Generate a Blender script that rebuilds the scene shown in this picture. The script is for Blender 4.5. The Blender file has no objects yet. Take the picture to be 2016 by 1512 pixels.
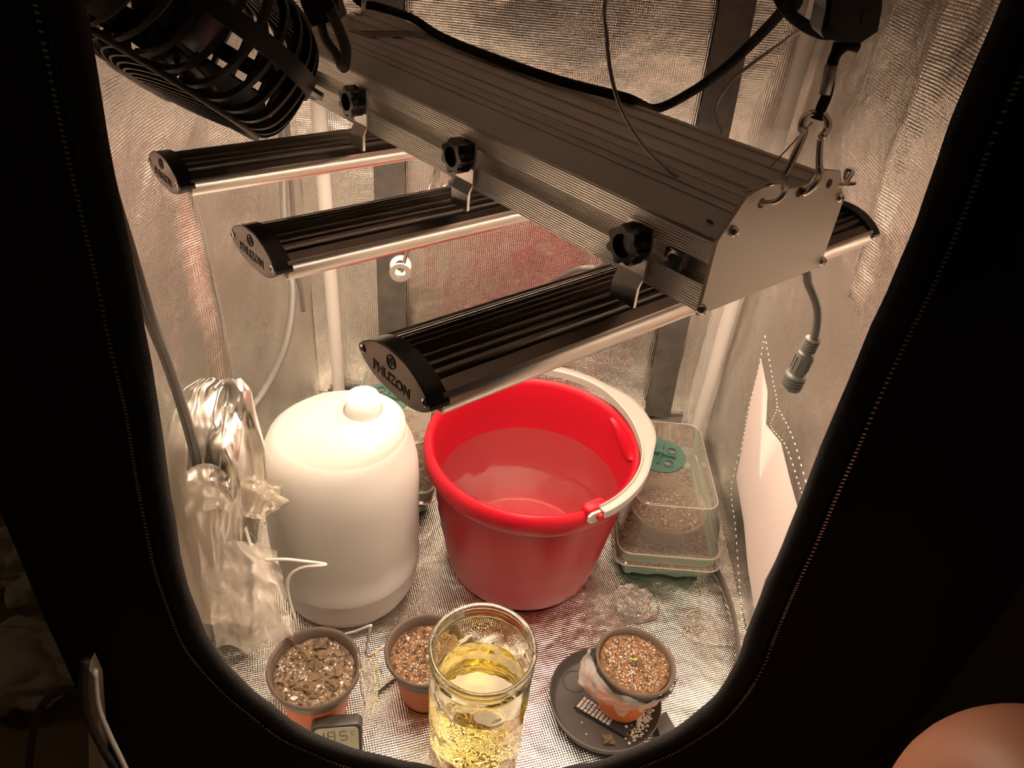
import bpy, bmesh, math, random
from mathutils import Matrix, Vector, noise
random.seed(7)
S = bpy.context.scene
C = S.collection
PI = math.pi

# ------------------------------------------------------------------ camera, world, exposure
FPX, CX, CY = 1514.0, 1008.0, 756.0
RM = Matrix(((0.99561874, -0.0935058, 0.0), (0.05530468, 0.58886591, -0.80633636), (0.07539713, 0.80280359, 0.59145724)))
CAM = Vector((0, 0, 1.0))
cd = bpy.data.cameras.new('camera'); cam = bpy.data.objects.new('camera', cd); C.objects.link(cam)
cd.sensor_width = 36.0; cd.lens = FPX / 2016.0 * 36.0; cd.clip_start = 0.01
cam.matrix_world = Matrix.Translation(CAM) @ RM.to_4x4()
S.camera = cam
S.view_settings.view_transform = 'Standard'; S.view_settings.look = 'None'
S.view_settings.gamma = 1.0; S.view_settings.exposure = 0.0
S.view_settings.use_curve_mapping = False
W = bpy.data.worlds.new('world'); S.world = W; W.use_nodes = True
W.node_tree.nodes['Background'].inputs[0].default_value = (1.0, 0.72, 0.5, 1)
W.node_tree.nodes['Background'].inputs[1].default_value = 0.012
S.cycles.max_bounces = 24; S.cycles.glossy_bounces = 20; S.cycles.diffuse_bounces = 8
S.cycles.transmission_bounces = 20; S.cycles.transparent_max_bounces = 24
LED_POWER = 29.0
LED_COLOR = (1.0, 0.765, 0.565, 1)


def ray(px, py):
    return RM @ Vector((px - CX, -(py - CY), -FPX))
def aty(px, py, y):
    r = ray(px, py); return CAM + r * (y / r.y)
def atz(px, py, z):
    r = ray(px, py); return CAM + r * ((z - 1.0) / r.z)
def atx(px, py, x):
    r = ray(px, py); return CAM + r * (x / r.x)


# ------------------------------------------------------------------ materials
def mat(name):
    m = bpy.data.materials.new(name); m.use_nodes = True
    nt = m.node_tree
    return m, nt, nt.nodes['Principled BSDF'], nt.nodes['Material Output']
def plain(name, col, rough=0.5, metal=0.0, spec=0.5, bump=0.0, bscale=200.0, sss=0.0, var=0.0, vscale=20.0, sheen=0.0, coat=0.0):
    m, nt, b, o = mat(name)
    b.inputs['Base Color'].default_value = (*col, 1); b.inputs['Roughness'].default_value = rough
    b.inputs['Metallic'].default_value = metal; b.inputs['Specular IOR Level'].default_value = spec
    b.inputs['Sheen Weight'].default_value = sheen; b.inputs['Coat Weight'].default_value = coat
    if sss:
        b.inputs['Subsurface Weight'].default_value = sss; b.inputs['Subsurface Radius'].default_value = (.02, .015, .012)
        b.inputs['Subsurface Scale'].default_value = 0.5
    tc = nt.nodes.new('ShaderNodeTexCoord')
    if bump:
        n = nt.nodes.new('ShaderNodeTexNoise'); n.inputs['Scale'].default_value = bscale; n.inputs['Detail'].default_value = 3
        bp = nt.nodes.new('ShaderNodeBump'); bp.inputs['Strength'].default_value = bump; bp.inputs['Distance'].default_value = 0.002
        nt.links.new(tc.outputs['Object'], n.inputs['Vector']); nt.links.new(n.outputs['Fac'], bp.inputs['Height']); nt.links.new(bp.outputs['Normal'], b.inputs['Normal'])
    if var:
        n = nt.nodes.new('ShaderNodeTexNoise'); n.inputs['Scale'].default_value = vscale; n.inputs['Detail'].default_value = 4
        r = nt.nodes.new('ShaderNodeValToRGB')
        r.color_ramp.elements[0].position = .3; r.color_ramp.elements[1].position = .7
        r.color_ramp.elements[0].color = (*[c * (1 - var) for c in col], 1); r.color_ramp.elements[1].color = (*[min(1, c * (1 + var)) for c in col], 1)
        nt.links.new(tc.outputs['Object'], n.inputs['Vector']); nt.links.new(n.outputs['Fac'], r.inputs['Fac']); nt.links.new(r.outputs['Color'], b.inputs['Base Color'])
    return m
def mathn(nt, op, a, b=None):
    n = nt.nodes.new('ShaderNodeMath'); n.operation = op
    for i, v in enumerate((a, b)):
        if v is None: continue
        if isinstance(v, (int, float)): n.inputs[i].default_value = v
        else: nt.links.new(v, n.inputs[i])
    return n.outputs[0]
def mylar(name, col=(.93, .91, .88), rough=.20, emb=.00022, period=.0036, crinkle=.010):
    m, nt, b, o = mat(name)
    b.inputs['Metallic'].default_value = 1.0; b.inputs['Base Color'].default_value = (*col, 1); b.inputs['Roughness'].default_value = rough
    uv = nt.nodes.new('ShaderNodeUVMap'); sp = nt.nodes.new('ShaderNodeSeparateXYZ'); nt.links.new(uv.outputs[0], sp.inputs[0])
    k = PI / period
    s1 = mathn(nt, 'SINE', mathn(nt, 'MULTIPLY', mathn(nt, 'ADD', sp.outputs[0], sp.outputs[1]), k))
    s2 = mathn(nt, 'SINE', mathn(nt, 'MULTIPLY', mathn(nt, 'SUBTRACT', sp.outputs[0], sp.outputs[1]), k))
    h1 = mathn(nt, 'MULTIPLY', mathn(nt, 'MULTIPLY', s1, s2), emb)
    n = nt.nodes.new('ShaderNodeTexNoise'); n.inputs['Scale'].default_value = 8.0; n.inputs['Detail'].default_value = 3.5; n.inputs['Roughness'].default_value = .55
    nt.links.new(uv.outputs[0], n.inputs['Vector'])
    v = nt.nodes.new('ShaderNodeTexVoronoi'); v.feature = 'DISTANCE_TO_EDGE'; v.inputs['Scale'].default_value = 7.0
    n2 = nt.nodes.new('ShaderNodeTexNoise'); n2.inputs['Scale'].default_value = 5.0
    nt.links.new(uv.outputs[0], n2.inputs['Vector']); mx = nt.nodes.new('ShaderNodeMix'); mx.data_type = 'RGBA'; mx.inputs[0].default_value = .25
    nt.links.new(uv.outputs[0], mx.inputs[6]); nt.links.new(n2.outputs['Color'], mx.inputs[7]); nt.links.new(mx.outputs[2], v.inputs['Vector'])
    ve = mathn(nt, 'MINIMUM', v.outputs['Distance'], .06)
    h2 = mathn(nt, 'ADD', mathn(nt, 'MULTIPLY', n.outputs['Fac'], crinkle), mathn(nt, 'MULTIPLY', ve, .006))
    bp = nt.nodes.new('ShaderNodeBump'); bp.inputs['Strength'].default_value = 1.0; bp.inputs['Distance'].default_value = 1.0
    nt.links.new(mathn(nt, 'ADD', h1, h2), bp.inputs['Height']); nt.links.new(bp.outputs['Normal'], b.inputs['Normal'])
    return m
def clearfilm(name, tint=(1, 1, 1), rough=.12, haze=.15, bump=.6, bscale=40.0, fres=1.5, hazecol=(.9, .86, .82)):
    """thin clear plastic: transparent sheet with fresnel gloss and a little milky haze"""
    m, nt, b, o = mat(name); nt.nodes.remove(b)
    t = nt.nodes.new('ShaderNodeBsdfTransparent'); t.inputs[0].default_value = (*tint, 1)
    g = nt.nodes.new('ShaderNodeBsdfGlossy'); g.inputs['Roughness'].default_value = rough; g.inputs['Color'].default_value = (1, 1, 1, 1)
    d = nt.nodes.new('ShaderNodeBsdfDiffuse'); d.inputs[0].default_value = (*hazecol, 1)
    f = nt.nodes.new('ShaderNodeFresnel'); f.inputs[0].default_value = fres
    m1 = nt.nodes.new('ShaderNodeMixShader'); m1.inputs[0].default_value = haze
    m2 = nt.nodes.new('ShaderNodeMixShader')
    nt.links.new(t.outputs[0], m1.inputs[1]); nt.links.new(d.outputs[0], m1.inputs[2])
    nt.links.new(f.outputs[0], m2.inputs[0]); nt.links.new(m1.outputs[0], m2.inputs[1]); nt.links.new(g.outputs[0], m2.inputs[2])
    if bump:
        tc = nt.nodes.new('ShaderNodeTexCoord'); n = nt.nodes.new('ShaderNodeTexNoise'); n.inputs['Scale'].default_value = bscale; n.inputs['Detail'].default_value = 4
        bp = nt.nodes.new('ShaderNodeBump'); bp.inputs['Strength'].default_value = bump; bp.inputs['Distance'].default_value = .004
        nt.links.new(tc.outputs['Object'], n.inputs['Vector']); nt.links.new(n.outputs['Fac'], bp.inputs['Height'])
        for s in (g, d, f): nt.links.new(bp.outputs['Normal'], s.inputs['Normal'])
    nt.links.new(m2.outputs[0], o.inputs[0])
    return m
def glass(name, col=(1, 1, 1), ior=1.45, rough=0.0, bump=0.0, bscale=60.0):
    m, nt, b, o = mat(name)
    b.inputs['Base Color'].default_value = (*col, 1); b.inputs['Roughness'].default_value = rough; b.inputs['IOR'].default_value = ior
    b.inputs['Transmission Weight'].default_value = 1.0
    if bump:
        tc = nt.nodes.new('ShaderNodeTexCoord'); n = nt.nodes.new('ShaderNodeTexNoise'); n.inputs['Scale'].default_value = bscale
        bp = nt.nodes.new('ShaderNodeBump'); bp.inputs['Strength'].default_value = bump; bp.inputs['Distance'].default_value = .002
        nt.links.new(tc.outputs['Object'], n.inputs['Vector']); nt.links.new(n.outputs['Fac'], bp.inputs['Height']); nt.links.new(bp.outputs['Normal'], b.inputs['Normal'])
    return m
def emit(name, col, s):
    m, nt, b, o = mat(name); nt.nodes.remove(b)
    e = nt.nodes.new('ShaderNodeEmission'); e.inputs[0].default_value = col; e.inputs[1].default_value = s
    nt.links.new(e.outputs[0], o.inputs[0]); return m
def ribbed(name, col, rough, period=.0021, depth=.0007):
    """brushed aluminium with fine lengthwise ribs across local Z"""
    m, nt, b, o = mat(name)
    b.inputs['Base Color'].default_value = (*col, 1); b.inputs['Metallic'].default_value = 1; b.inputs['Roughness'].default_value = rough
    tc = nt.nodes.new('ShaderNodeTexCoord'); sp = nt.nodes.new('ShaderNodeSeparateXYZ'); nt.links.new(tc.outputs['Object'], sp.inputs[0])
    h = mathn(nt, 'MULTIPLY', mathn(nt, 'SINE', mathn(nt, 'MULTIPLY', sp.outputs[2], 2 * PI / period)), depth * .5)
    bp = nt.nodes.new('ShaderNodeBump'); bp.inputs['Strength'].default_value = 1; bp.inputs['Distance'].default_value = 1
    nt.links.new(h, bp.inputs['Height']); nt.links.new(bp.outputs['Normal'], b.inputs['Normal'])
    return m
def soilmat(name, a, bcol):
    m, nt, b, o = mat(name); b.inputs['Roughness'].default_value = .95
    tc = nt.nodes.new('ShaderNodeTexCoord'); n = nt.nodes.new('ShaderNodeTexNoise'); n.inputs['Scale'].default_value = 160; n.inputs['Detail'].default_value = 6
    r = nt.nodes.new('ShaderNodeValToRGB'); r.color_ramp.elements[0].position = .32; r.color_ramp.elements[1].position = .7
    r.color_ramp.elements[0].color = (*a, 1); r.color_ramp.elements[1].color = (*bcol, 1)
    bp = nt.nodes.new('ShaderNodeBump'); bp.inputs['Strength'].default_value = .8; bp.inputs['Distance'].default_value = .004
    nt.links.new(tc.outputs['Object'], n.inputs['Vector']); nt.links.new(n.outputs['Fac'], r.inputs['Fac']); nt.links.new(r.outputs['Color'], b.inputs['Base Color'])
    nt.links.new(n.outputs['Fac'], bp.inputs['Height']); nt.links.new(bp.outputs['Normal'], b.inputs['Normal'])
    return m

M = {}
M['mylar'] = mylar('mylar_wall')
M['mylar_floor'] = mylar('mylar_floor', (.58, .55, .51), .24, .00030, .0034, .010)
M['black_fabric'] = plain('black_fabric', (.012, .010, .009), .9, bump=.4, bscale=900)
M['binding'] = plain('black_binding_tape', (.014, .012, .012), .8, bump=.6, bscale=700)
M['webbing'] = plain('black_webbing', (.085, .072, .062), .65, bump=.5, bscale=400, var=.25, vscale=30)
M['zip'] = plain('zipper_teeth', (.85, .80, .72), .3, .9)
M['pole'] = plain('white_painted_steel', (.62, .575, .53), .35)
M['flap'] = plain('white_vent_cloth', (.58, .50, .47), .7, bump=.3, bscale=300)
M['stitch'] = plain('stitch_thread', (.9, .82, .74), .6)
M['alu'] = plain('aluminium', (.80, .76, .72), .35, 1.0, bump=.05, bscale=300)
M['alu_rib'] = ribbed('ribbed_aluminium', (.88, .85, .81), .38)
M['alu_top'] = plain('grey_anodised_top', (.80, .74, .68), .5, .4, var=.05, vscale=14)
M['alu_dark'] = plain('dark_anodised_fin', (.20, .175, .155), .36, 1.0)  # plain bar aluminium; the dark it mirrors from above is put into its colour
M['alu_bar'] = plain('bar_aluminium', (.84, .80, .76), .28, 1.0)
M['endplate'] = plain('painted_end_plate', (.74, .66, .58), .45, .3)
M['black_plastic'] = plain('black_plastic', (.012, .011, .011), .38)
M['black_gloss'] = plain('black_gloss_plastic', (.010, .010, .010), .22)
M['capface'] = plain('dark_cap_face', (.20, .185, .17), .22, 1.0)
M['ink'] = plain('black_ink', (.006, .006, .006), .5)  # for print, and for the shade painted in slots and holes
M['steel'] = plain('bright_steel', (.72, .69, .65), .2, 1.0)
M['led'] = emit('led_board', LED_COLOR, LED_POWER)
M['red'] = plain('red_bucket_plastic', (.40, .005, .016), .36, spec=.3)
M['grey_handle'] = plain('pale_grey_plastic', (.34, .32, .29), .4)
M['water'] = clearfilm('water', (.95, .90, .90), .015, .02, .12, 30, 1.33)
M['white_plastic'] = plain('white_polythene', (.51, .487, .455), .42, sss=.85)
M['white_plastic'].node_tree.nodes['Principled BSDF'].inputs['Subsurface Radius'].default_value = (.09, .08, .07)
M['white_plastic'].node_tree.nodes['Principled BSDF'].inputs['Subsurface Scale'].default_value = 1.0
M['green_tray'] = plain('pale_green_plastic', (.26, .42, .32), .4, sss=.1)
M['green_vent'] = plain('green_vent_plastic', (.06, .135, .105), .38)
M['dome'] = clearfilm('clear_dome', (.97, .95, .93), .08, .17, .12, 25, 1.45, (.72, .62, .52))
M['film'] = clearfilm('clear_film', (.98, .97, .96), .14, .26, .45, 40, 1.16)
M['film_clear'] = clearfilm('thin_clear_film', (.99, .985, .98), .10, .09, .8, 60, 1.35)
M['film_milky'] = clearfilm('milky_film', (.97, .94, .90), .12, .50, .5, 24, 1.5, (.66, .60, .53))
M['film_yellow'] = clearfilm('yellowed_film', (.98, .95, .90), .12, .16, .6, 40, 1.5, (.88, .80, .66))
M['foil'] = plain('silver_foil', (.70, .675, .64), .30, 1.0, bump=.2, bscale=35)
M['terracotta'] = plain('orange_pot_plastic', (.62, .16, .045), .42, sss=.08)
M['pot_brown'] = plain('brown_pot_rim', (.13, .095, .075), .42)
M['soil_dark'] = soilmat('dark_soil', (.022, .014, .008), (.30, .20, .12))
M['soil_brown'] = soilmat('brown_soil', (.04, .018, .008), (.28, .14, .06))
M['perlite'] = plain('perlite', (.68, .61, .54), .8)
M['bark'] = plain('bark_chip', (.15, .10, .055), .9, bump=.5, bscale=200, var=.4, vscale=60)
M['leaf'] = plain('seedling_green', (.25, .42, .08), .5)
M['saucer'] = plain('grey_saucer_plastic', (.075, .065, .060), .5)
M['card'] = plain('black_card', (.022, .018, .016), .6)
M['print'] = plain('white_print', (.75, .68, .62), .6)
M['grey_box'] = plain('grey_gauge_plastic', (.085, .075, .070), .45)
M['lcd'] = plain('lcd_glass', (.42, .41, .30), .25)
M['lcd_ink'] = plain('lcd_ink', (.13, .12, .09), .4)
M['bezel'] = plain('gauge_bezel', (.03, .026, .024), .4)
M['glass'] = glass('jar_glass', (.97, .98, .95), 1.45)
M['liquid'] = glass('yellow_liquid', (.90, .80, .30), 1.33, 0, .15, 40)
M['cable_grey'] = plain('grey_cable', (.105, .092, .082), .4)
M['cable_dark'] = plain('dark_cable', (.045, .039, .034), .4)
M['cable_white'] = plain('white_cable', (.66, .62, .57), .4)
M['rope'] = plain('black_braided_rope', (.008, .007, .007), .85, bump=.9, bscale=350)
M['wire'] = plain('coated_steel_wire', (.42, .39, .36), .35, .7)
M['connector'] = plain('grey_connector', (.05, .048, .040), .45)
M['seam'] = plain('grey_seam_tape', (.14, .12, .105), .6)
M['label_paper'] = plain('label_paper', (.42, .34, .27), .6)
M['skin'] = plain('skin', (.42, .185, .115), .5, sss=.2)
M['room_floor'] = plain('brown_floor', (.22, .14, .08), .5, var=.2, vscale=4)
M['room_wall'] = plain('dim_wall', (.20, .15, .11), .9)
M['cream'] = plain('cream_board', (.75, .66, .54), .5)
M['cloth'] = plain('pale_cloth', (.5, .42, .32), .9)

# ------------------------------------------------------------------ mesh helpers
FR = {}
def frame(o):
    while o is not None:
        if o.name in FR: return FR[o.name]
        o = o.parent
    return Matrix.Identity(4)
def tag(o, label, cat, group=None):
    o['label'] = label; o['category'] = cat
    if group: o['group'] = group
    return o
def thing(name, label, cat, loc=(0, 0, 0), rot=None, group=None):
    o = bpy.data.objects.new(name, None); C.objects.link(o); o.empty_display_size = .02
    Mx = Matrix.Translation(Vector(loc)) @ (rot.to_4x4() if rot is not None else Matrix.Identity(4))
    o.matrix_world = Mx; FR[o.name] = Mx
    return tag(o, label, cat, group)
def mesh(name, vf, m, smooth=False, uv=None):
    me = bpy.data.meshes.new(name)
    me.from_pydata([tuple(v) for v in vf[0]], [], vf[1]); me.update()
    if uv is not None:
        l = me.uv_layers.new(name='UVMap')
        for lp in me.loops: l.data[lp.index].uv = uv[lp.vertex_index]
    for mm in (m if isinstance(m, (list, tuple)) else [m]): me.materials.append(M[mm] if isinstance(mm, str) else mm)
    bm = bmesh.new(); bm.from_mesh(me); bmesh.ops.recalc_face_normals(bm, faces=bm.faces); bm.to_mesh(me); bm.free()
    if smooth is True:
        for p in me.polygons: p.use_smooth = True
    elif smooth:
        for p in me.polygons: p.use_smooth = True
        me.set_sharp_from_angle(angle=math.radians(smooth))
    return me
def put(name, me, parent=None, mtx=None):
    o = bpy.data.objects.new(name, me); C.objects.link(o)
    if parent is not None: o.parent = parent
    if mtx is not None: o.matrix_basis = mtx
    return o
def part(name, vf, m, parent=None, smooth=False, world=False, uv=None):
    """local coordinates of the thing's frame, or world ones turned into it"""
    if world and parent is not None:
        inv = frame(parent).inverted(); vf = ([inv @ Vector(v) for v in vf[0]], vf[1])
    return put(name, mesh(name, vf, m, smooth, uv), parent)
def solo(name, vf, m, label, cat, group=None, smooth=False, kind=None, base=None, uv=None):
    """a one-mesh thing; origin moved to its lowest centre"""
    vs = [Vector(v) for v in vf[0]]
    if base is None:
        base = Vector(((min(v.x for v in vs) + max(v.x for v in vs)) / 2, (min(v.y for v in vs) + max(v.y for v in vs)) / 2, min(v.z for v in vs)))
    base = Vector(base)
    o = put(name, mesh(name, ([v - base for v in vs], vf[1]), m, smooth, uv)); o.location = base; FR[o.name] = Matrix.Translation(base)
    if kind: o['kind'] = kind
    if label: tag(o, label, cat, group)
    return o
def join(*L):
    V, F = [], []
    for v, f in L:
        n = len(V); V += [Vector(q) for q in v]; F += [tuple(i + n for i in q) for q in f]
    return V, F
def xf(vf, mtx):
    return [mtx @ Vector(v) for v in vf[0]], vf[1]
def mv(vf, x=0, y=0, z=0):
    return xf(vf, Matrix.Translation((x, y, z)))
def lathe(prof, n=48, wob=None):
    V, F = [], []
    for (r, z) in prof:
        if r < 1e-6: V.append((0, 0, z))
        else:
            for i in range(n):
                a = 2 * PI * i / n
                V.append((r * math.cos(a), r * math.sin(a), z))
    idx = []; k = 0
    for (r, z) in prof:
        if r < 1e-6: idx.append((k,)); k += 1
        else: idx.append(tuple(range(k, k + n))); k += n
    for a, b in zip(idx, idx[1:]):
        if len(a) == 1 and len(b) == 1: continue
        for i in range(n):
            j = (i + 1) % n
            if len(a) == 1: F.append((a[0], b[i], b[j]))
            elif len(b) == 1: F.append((a[i], b[0], a[j]))
            else: F.append((a[i], b[i], b[j], a[j]))
    return V, F
def spline(P, sub=8, closed=False):
    P = [Vector(p) for p in P]; n = len(P); out = []
    if n < 3 and not closed: return P
    for i in range(n if closed else n - 1):
        p0 = P[i - 1] if (i > 0 or closed) else P[0] * 2 - P[1]
        p1 = P[i]; p2 = P[(i + 1) % n]
        p3 = P[(i + 2) % n] if (i + 2 < n or closed) else P[-1] * 2 - P[-2]
        for s in range(sub):
            t = s / sub
            out.append(.5 * ((2 * p1) + (p2 - p0) * t + (2 * p0 - 5 * p1 + 4 * p2 - p3) * t * t + (3 * p1 - p0 - 3 * p2 + p3) * t ** 3))
    if not closed: out.append(P[-1])
    return out
def tube(P, r, n=8, closed=False, sub=8, flat=None, smooth_path=True):
    """tube along a path; r a number or function of t; flat=(w,h) gives a ribbon section"""
    Q = spline(P, sub, closed) if smooth_path else [Vector(p) for p in P]
    m = len(Q); V, F = [], []
    up = None
    for i, q in enumerate(Q):
        if closed: t = (Q[(i + 1) % m] - Q[i - 1])
        else: t = Q[min(i + 1, m - 1)] - Q[max(i - 1, 0)]
        t.normalize()
        if up is None:
            up = Vector((0, 0, 1)) if abs(t.z) < .9 else Vector((0, 1, 0))
        up = (up - t * up.dot(t)).normalized(); s = t.cross(up)
        rr = r(i / max(1, m - 1)) if callable(r) else r
        for k in range(n):
            a = 2 * PI * k / n + PI / n
            if flat: V.append(q + s * (flat[0] * math.cos(a)) + up * (flat[1] * math.sin(a)))
            else: V.append(q + s * (rr * math.cos(a)) + up * (rr * math.sin(a)))
    for i in range(m if closed else m - 1):
        a, b = i * n, ((i + 1) % m) * n
        for k in range(n):
            j = (k + 1) % n; F.append((a + k, b + k, b + j, a + j))
    if not closed:
        F.append(tuple(range(n))); F.append(tuple(range((m - 1) * n, m * n)))
    return V, F
def ringtube(R, r, n=32, k=8, z=0):
    return tube([(R * math.cos(2 * PI * i / n), R * math.sin(2 * PI * i / n), z) for i in range(n)], r, k, True, 1)
def prism(poly, u0, u1):
    """poly of (v,w) pairs extruded along local X"""
    n = len(poly)
    V = [(u0, a, b) for a, b in poly] + [(u1, a, b) for a, b in poly]
    F = [tuple(range(n)), tuple(range(2 * n - 1, n - 1, -1))] + [(i, i + n, (i + 1) % n + n, (i + 1) % n) for i in range(n)]
    return V, F
def prism_z(poly, z0, z1):
    n = len(poly)
    V = [(a, b, z0) for a, b in poly] + [(a, b, z1) for a, b in poly]
    F = [tuple(range(n - 1, -1, -1)), tuple(range(n, 2 * n))] + [(i, (i + 1) % n, (i + 1) % n + n, i + n) for i in range(n)]
    return V, F
def box(sx, sy, sz, c=(0, 0, 0), bev=0.0, seg=2):
    bm = bmesh.new(); bmesh.ops.create_cube(bm, size=1)
    for v in bm.verts: v.co = Vector((v.co.x * sx, v.co.y * sy, v.co.z * sz))
    if bev: bmesh.ops.bevel(bm, geom=bm.edges[:], offset=bev, segments=seg, affect='EDGES', profile=.5)
    V = [v.co + Vector(c) for v in bm.verts]; bm.verts.index_update()
    F = [tuple(v.index for v in f.verts) for f in bm.faces]; bm.free()
    return V, F
def rrect(w, h, r, n=5):
    P = []
    for cx, cy, a0 in ((w / 2 - r, h / 2 - r, 0), (-w / 2 + r, h / 2 - r, PI / 2), (-w / 2 + r, -h / 2 + r, PI), (w / 2 - r, -h / 2 + r, 1.5 * PI)):
        for i in range(n + 1):
            a = a0 + PI / 2 * i / n; P.append((cx + r * math.cos(a), cy + r * math.sin(a)))
    return P
def loft(rings, cap0=False, cap1=False):
    n = len(rings[0]); V = [v for r in rings for v in r]; F = []
    for i in range(len(rings) - 1):
        for k in range(n):
            j = (k + 1) % n; F.append((i * n + k, i * n + j, (i + 1) * n + j, (i + 1) * n + k))
    if cap0: F.append(tuple(range(n - 1, -1, -1)))
    if cap1: F.append(tuple(range((len(rings) - 1) * n, len(rings) * n)))
    return V, F
def sheet(nu, nv, fn):
    V = [fn(i / nu, j / nv) for j in range(nv + 1) for i in range(nu + 1)]
    F = [(j * (nu + 1) + i, j * (nu + 1) + i + 1, (j + 1) * (nu + 1) + i + 1, (j + 1) * (nu + 1) + i) for j in range(nv) for i in range(nu)]
    return V, F
def nz(x, y, z=0.0): return noise.noise(Vector((x, y, z)))
def ridge(x, y, z=0.0):
    d = noise.voronoi(Vector((x, y, z)))[0]; return d[1] - d[0]
def blob(r, seed, k=.3, sub=1):
    bm = bmesh.new(); bmesh.ops.create_icosphere(bm, subdivisions=sub, radius=r); bm.verts.index_update()
    V = [v.co * (1 + k * nz(v.co.x / r * 1.3 + seed, v.co.y / r * 1.3, v.co.z / r * 1.3)) for v in bm.verts]
    F = [tuple(v.index for v in f.verts) for f in bm.faces]; bm.free(); return V, F
def text_vf(body, size, depth):
    cu = bpy.data.curves.new('lettering', 'FONT'); cu.body = body; cu.size = size; cu.extrude = depth; cu.align_x = 'CENTER'; cu.align_y = 'CENTER'; cu.resolution_u = 3; cu.offset = size * .012
    o = bpy.data.objects.new('lettering', cu); C.objects.link(o)
    dg = bpy.context.evaluated_depsgraph_get(); me = bpy.data.meshes.new_from_object(o.evaluated_get(dg))
    V = [v.co.copy() for v in me.vertices]; F = [tuple(p.vertices) for p in me.polygons]
    bpy.data.objects.remove(o); bpy.data.curves.remove(cu); bpy.data.meshes.remove(me)
    return V, F
def struct(name, vf, m, smooth=False, uv=None, label=None):
    o = put(name, mesh(name, vf, m, smooth, uv)); o['kind'] = 'structure'
    if label: o['label'] = label
    return o

# ------------------------------------------------------------------ the tent: walls, floor, ceiling, front panel
XL, XR_, YB, YF, ZT = -.40, .405, 1.275, .43, 1.25
def bulge_left(y, z):
    t = max(0, min(1, (y - YF) / (YB - YF)))
    return -.040 * math.sin(PI * t) * min(1, z / .25) * (1 if z < 1.1 else .6)
def bulge_right(y, z):
    t = max(0, min(1, (y - YF) / (YB - YF)))
    return .018 * math.sin(PI * t) * min(1, z / .25)
def wrinkle(u, v, s=0.0, amp=1.0):
    a = .016 * nz(u * 3 + s, v * 2.2, s) + .006 * abs(nz(u * 6 + v * 3 + s, v * 5 - u * 2, s + 3)) + .003 * nz(u * 14 - v * 6, v * 9 + s, s)
    return amp * a
def wall(name, fn, nu, nv, uvf, m='mylar', label=None):
    vf = sheet(nu, nv, fn); uv = [uvf(v) for v in vf[0]]
    return struct(name, vf, m, True, uv, label)
def f_back(u, v):
    x = XL + (XR_ - XL) * u; z = ZT * v
    return Vector((x, YB - wrinkle(x, z, 1.0) * min(1, z / .05), z))
wall_back = wall('wall_back', f_back, 70, 110, lambda v: (v[0], v[2]), label='silver embossed reflective back wall of the grow tent')
def f_left(u, v):
    y = YF + (YB - YF) * u; z = ZT * v
    d = bulge_left(y, z) + wrinkle(y, z, 5.0, 1.3) * min(1, z / .05) * min(1, u * 8) * min(1, (1 - u) * 8)
    # a standing fold running down the wall
    fy = .93 - .05 * z
    d += .016 * max(0, 1 - abs(y - fy) / .035) * (1 if z < .62 else 0)
    return Vector((XL + d, y, z))
wall_left = wall('wall_left', f_left, 90, 110, lambda v: (v[1], v[2]), label='silver embossed reflective side wall with a standing fold')
def f_right(u, v):
    y = YF + (YB - YF) * u; z = ZT * v
    d = bulge_right(y, z) - wrinkle(y, z, 9.0, 1.2) * min(1, z / .05) * min(1, u * 8) * min(1, (1 - u) * 8)
    fy = .80 + .10 * z
    d -= .010 * max(0, 1 - abs(y - fy) / .03) * (1 if z > .55 else 0)
    return Vector((XR_ + d, y, z))
wall_right = wall('wall_right', f_right, 90, 110, lambda v: (v[1] + .3, v[2]), label='silver embossed reflective side wall pushed out by a light bar')
def f_floor(u, v):
    x = XL + (XR_ - XL) * u; y = YF + (YB - YF) * v
    h = .004 * abs(nz(x * 7 + y * 4, y * 6, 2.0)) + .002 * nz(x * 16, y * 13, 4.0)
    return Vector((x, y, -abs(h)))
floor = wall('floor', f_floor, 90, 90, lambda v: (v[0] * .94 + v[1] * .34, v[1] * .94 - v[0] * .34), 'mylar_floor', 'silver embossed reflective groundsheet of the grow tent')
ceiling = struct('ceiling', sheet(8, 8, lambda u, v: Vector((XL + (XR_ - XL) * u, YF + (YB - YF) * v, ZT))), 'mylar', False, [(i * .01, 0) for i in range(81)], 'silver tent roof')

# wavy seam tape where the groundsheet meets the side wall
sp = [aty(1384, 862, 1.255)] + [atz(px, py, .004) for px, py in ((1398, 930), (1412, 975), (1417, 1010), (1413, 1050), (1402, 1085), (1405, 1120), (1425, 1165), (1440, 1210), (1447, 1250), (1452, 1300), (1452, 1360))]
sp = [Vector((min(p.x, .388), p.y, .012)) for p in sp]
part('seam_tape', tube(sp, .01, 6, flat=(.0028, .011)), 'seam', floor, True, world=True)
sp2 = [Vector((x, YB - .012, .010 + .006 * math.sin(x * 40))) for x in [XL + .02 + i * .05 for i in range(16)]]
part('seam_tape', tube(sp2, .01, 6, flat=(.004, .010)), 'seam', floor, True, world=True)

# sewn straps on the back wall
for (x0, tilt) in ((-.243, .0), (.300, -.022)):
    def f_strap(u, v, x0=x0, tilt=tilt):
        z = .03 + 1.19 * v; x = x0 + tilt * (z - .15) / .65 + (u - .5) * .053
        return Vector((x, YB - .0165 - wrinkle(x0, z, 1.0) * .6 + .002 * nz(u * 2, v * 12, x0), z))
    vf = sheet(5, 60, f_strap); b = sheet(5, 60, lambda u, v: f_strap(u, v) + Vector((0, .003, 0)))
    part('strap', join(vf, b), 'webbing', wall_back, True)

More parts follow.
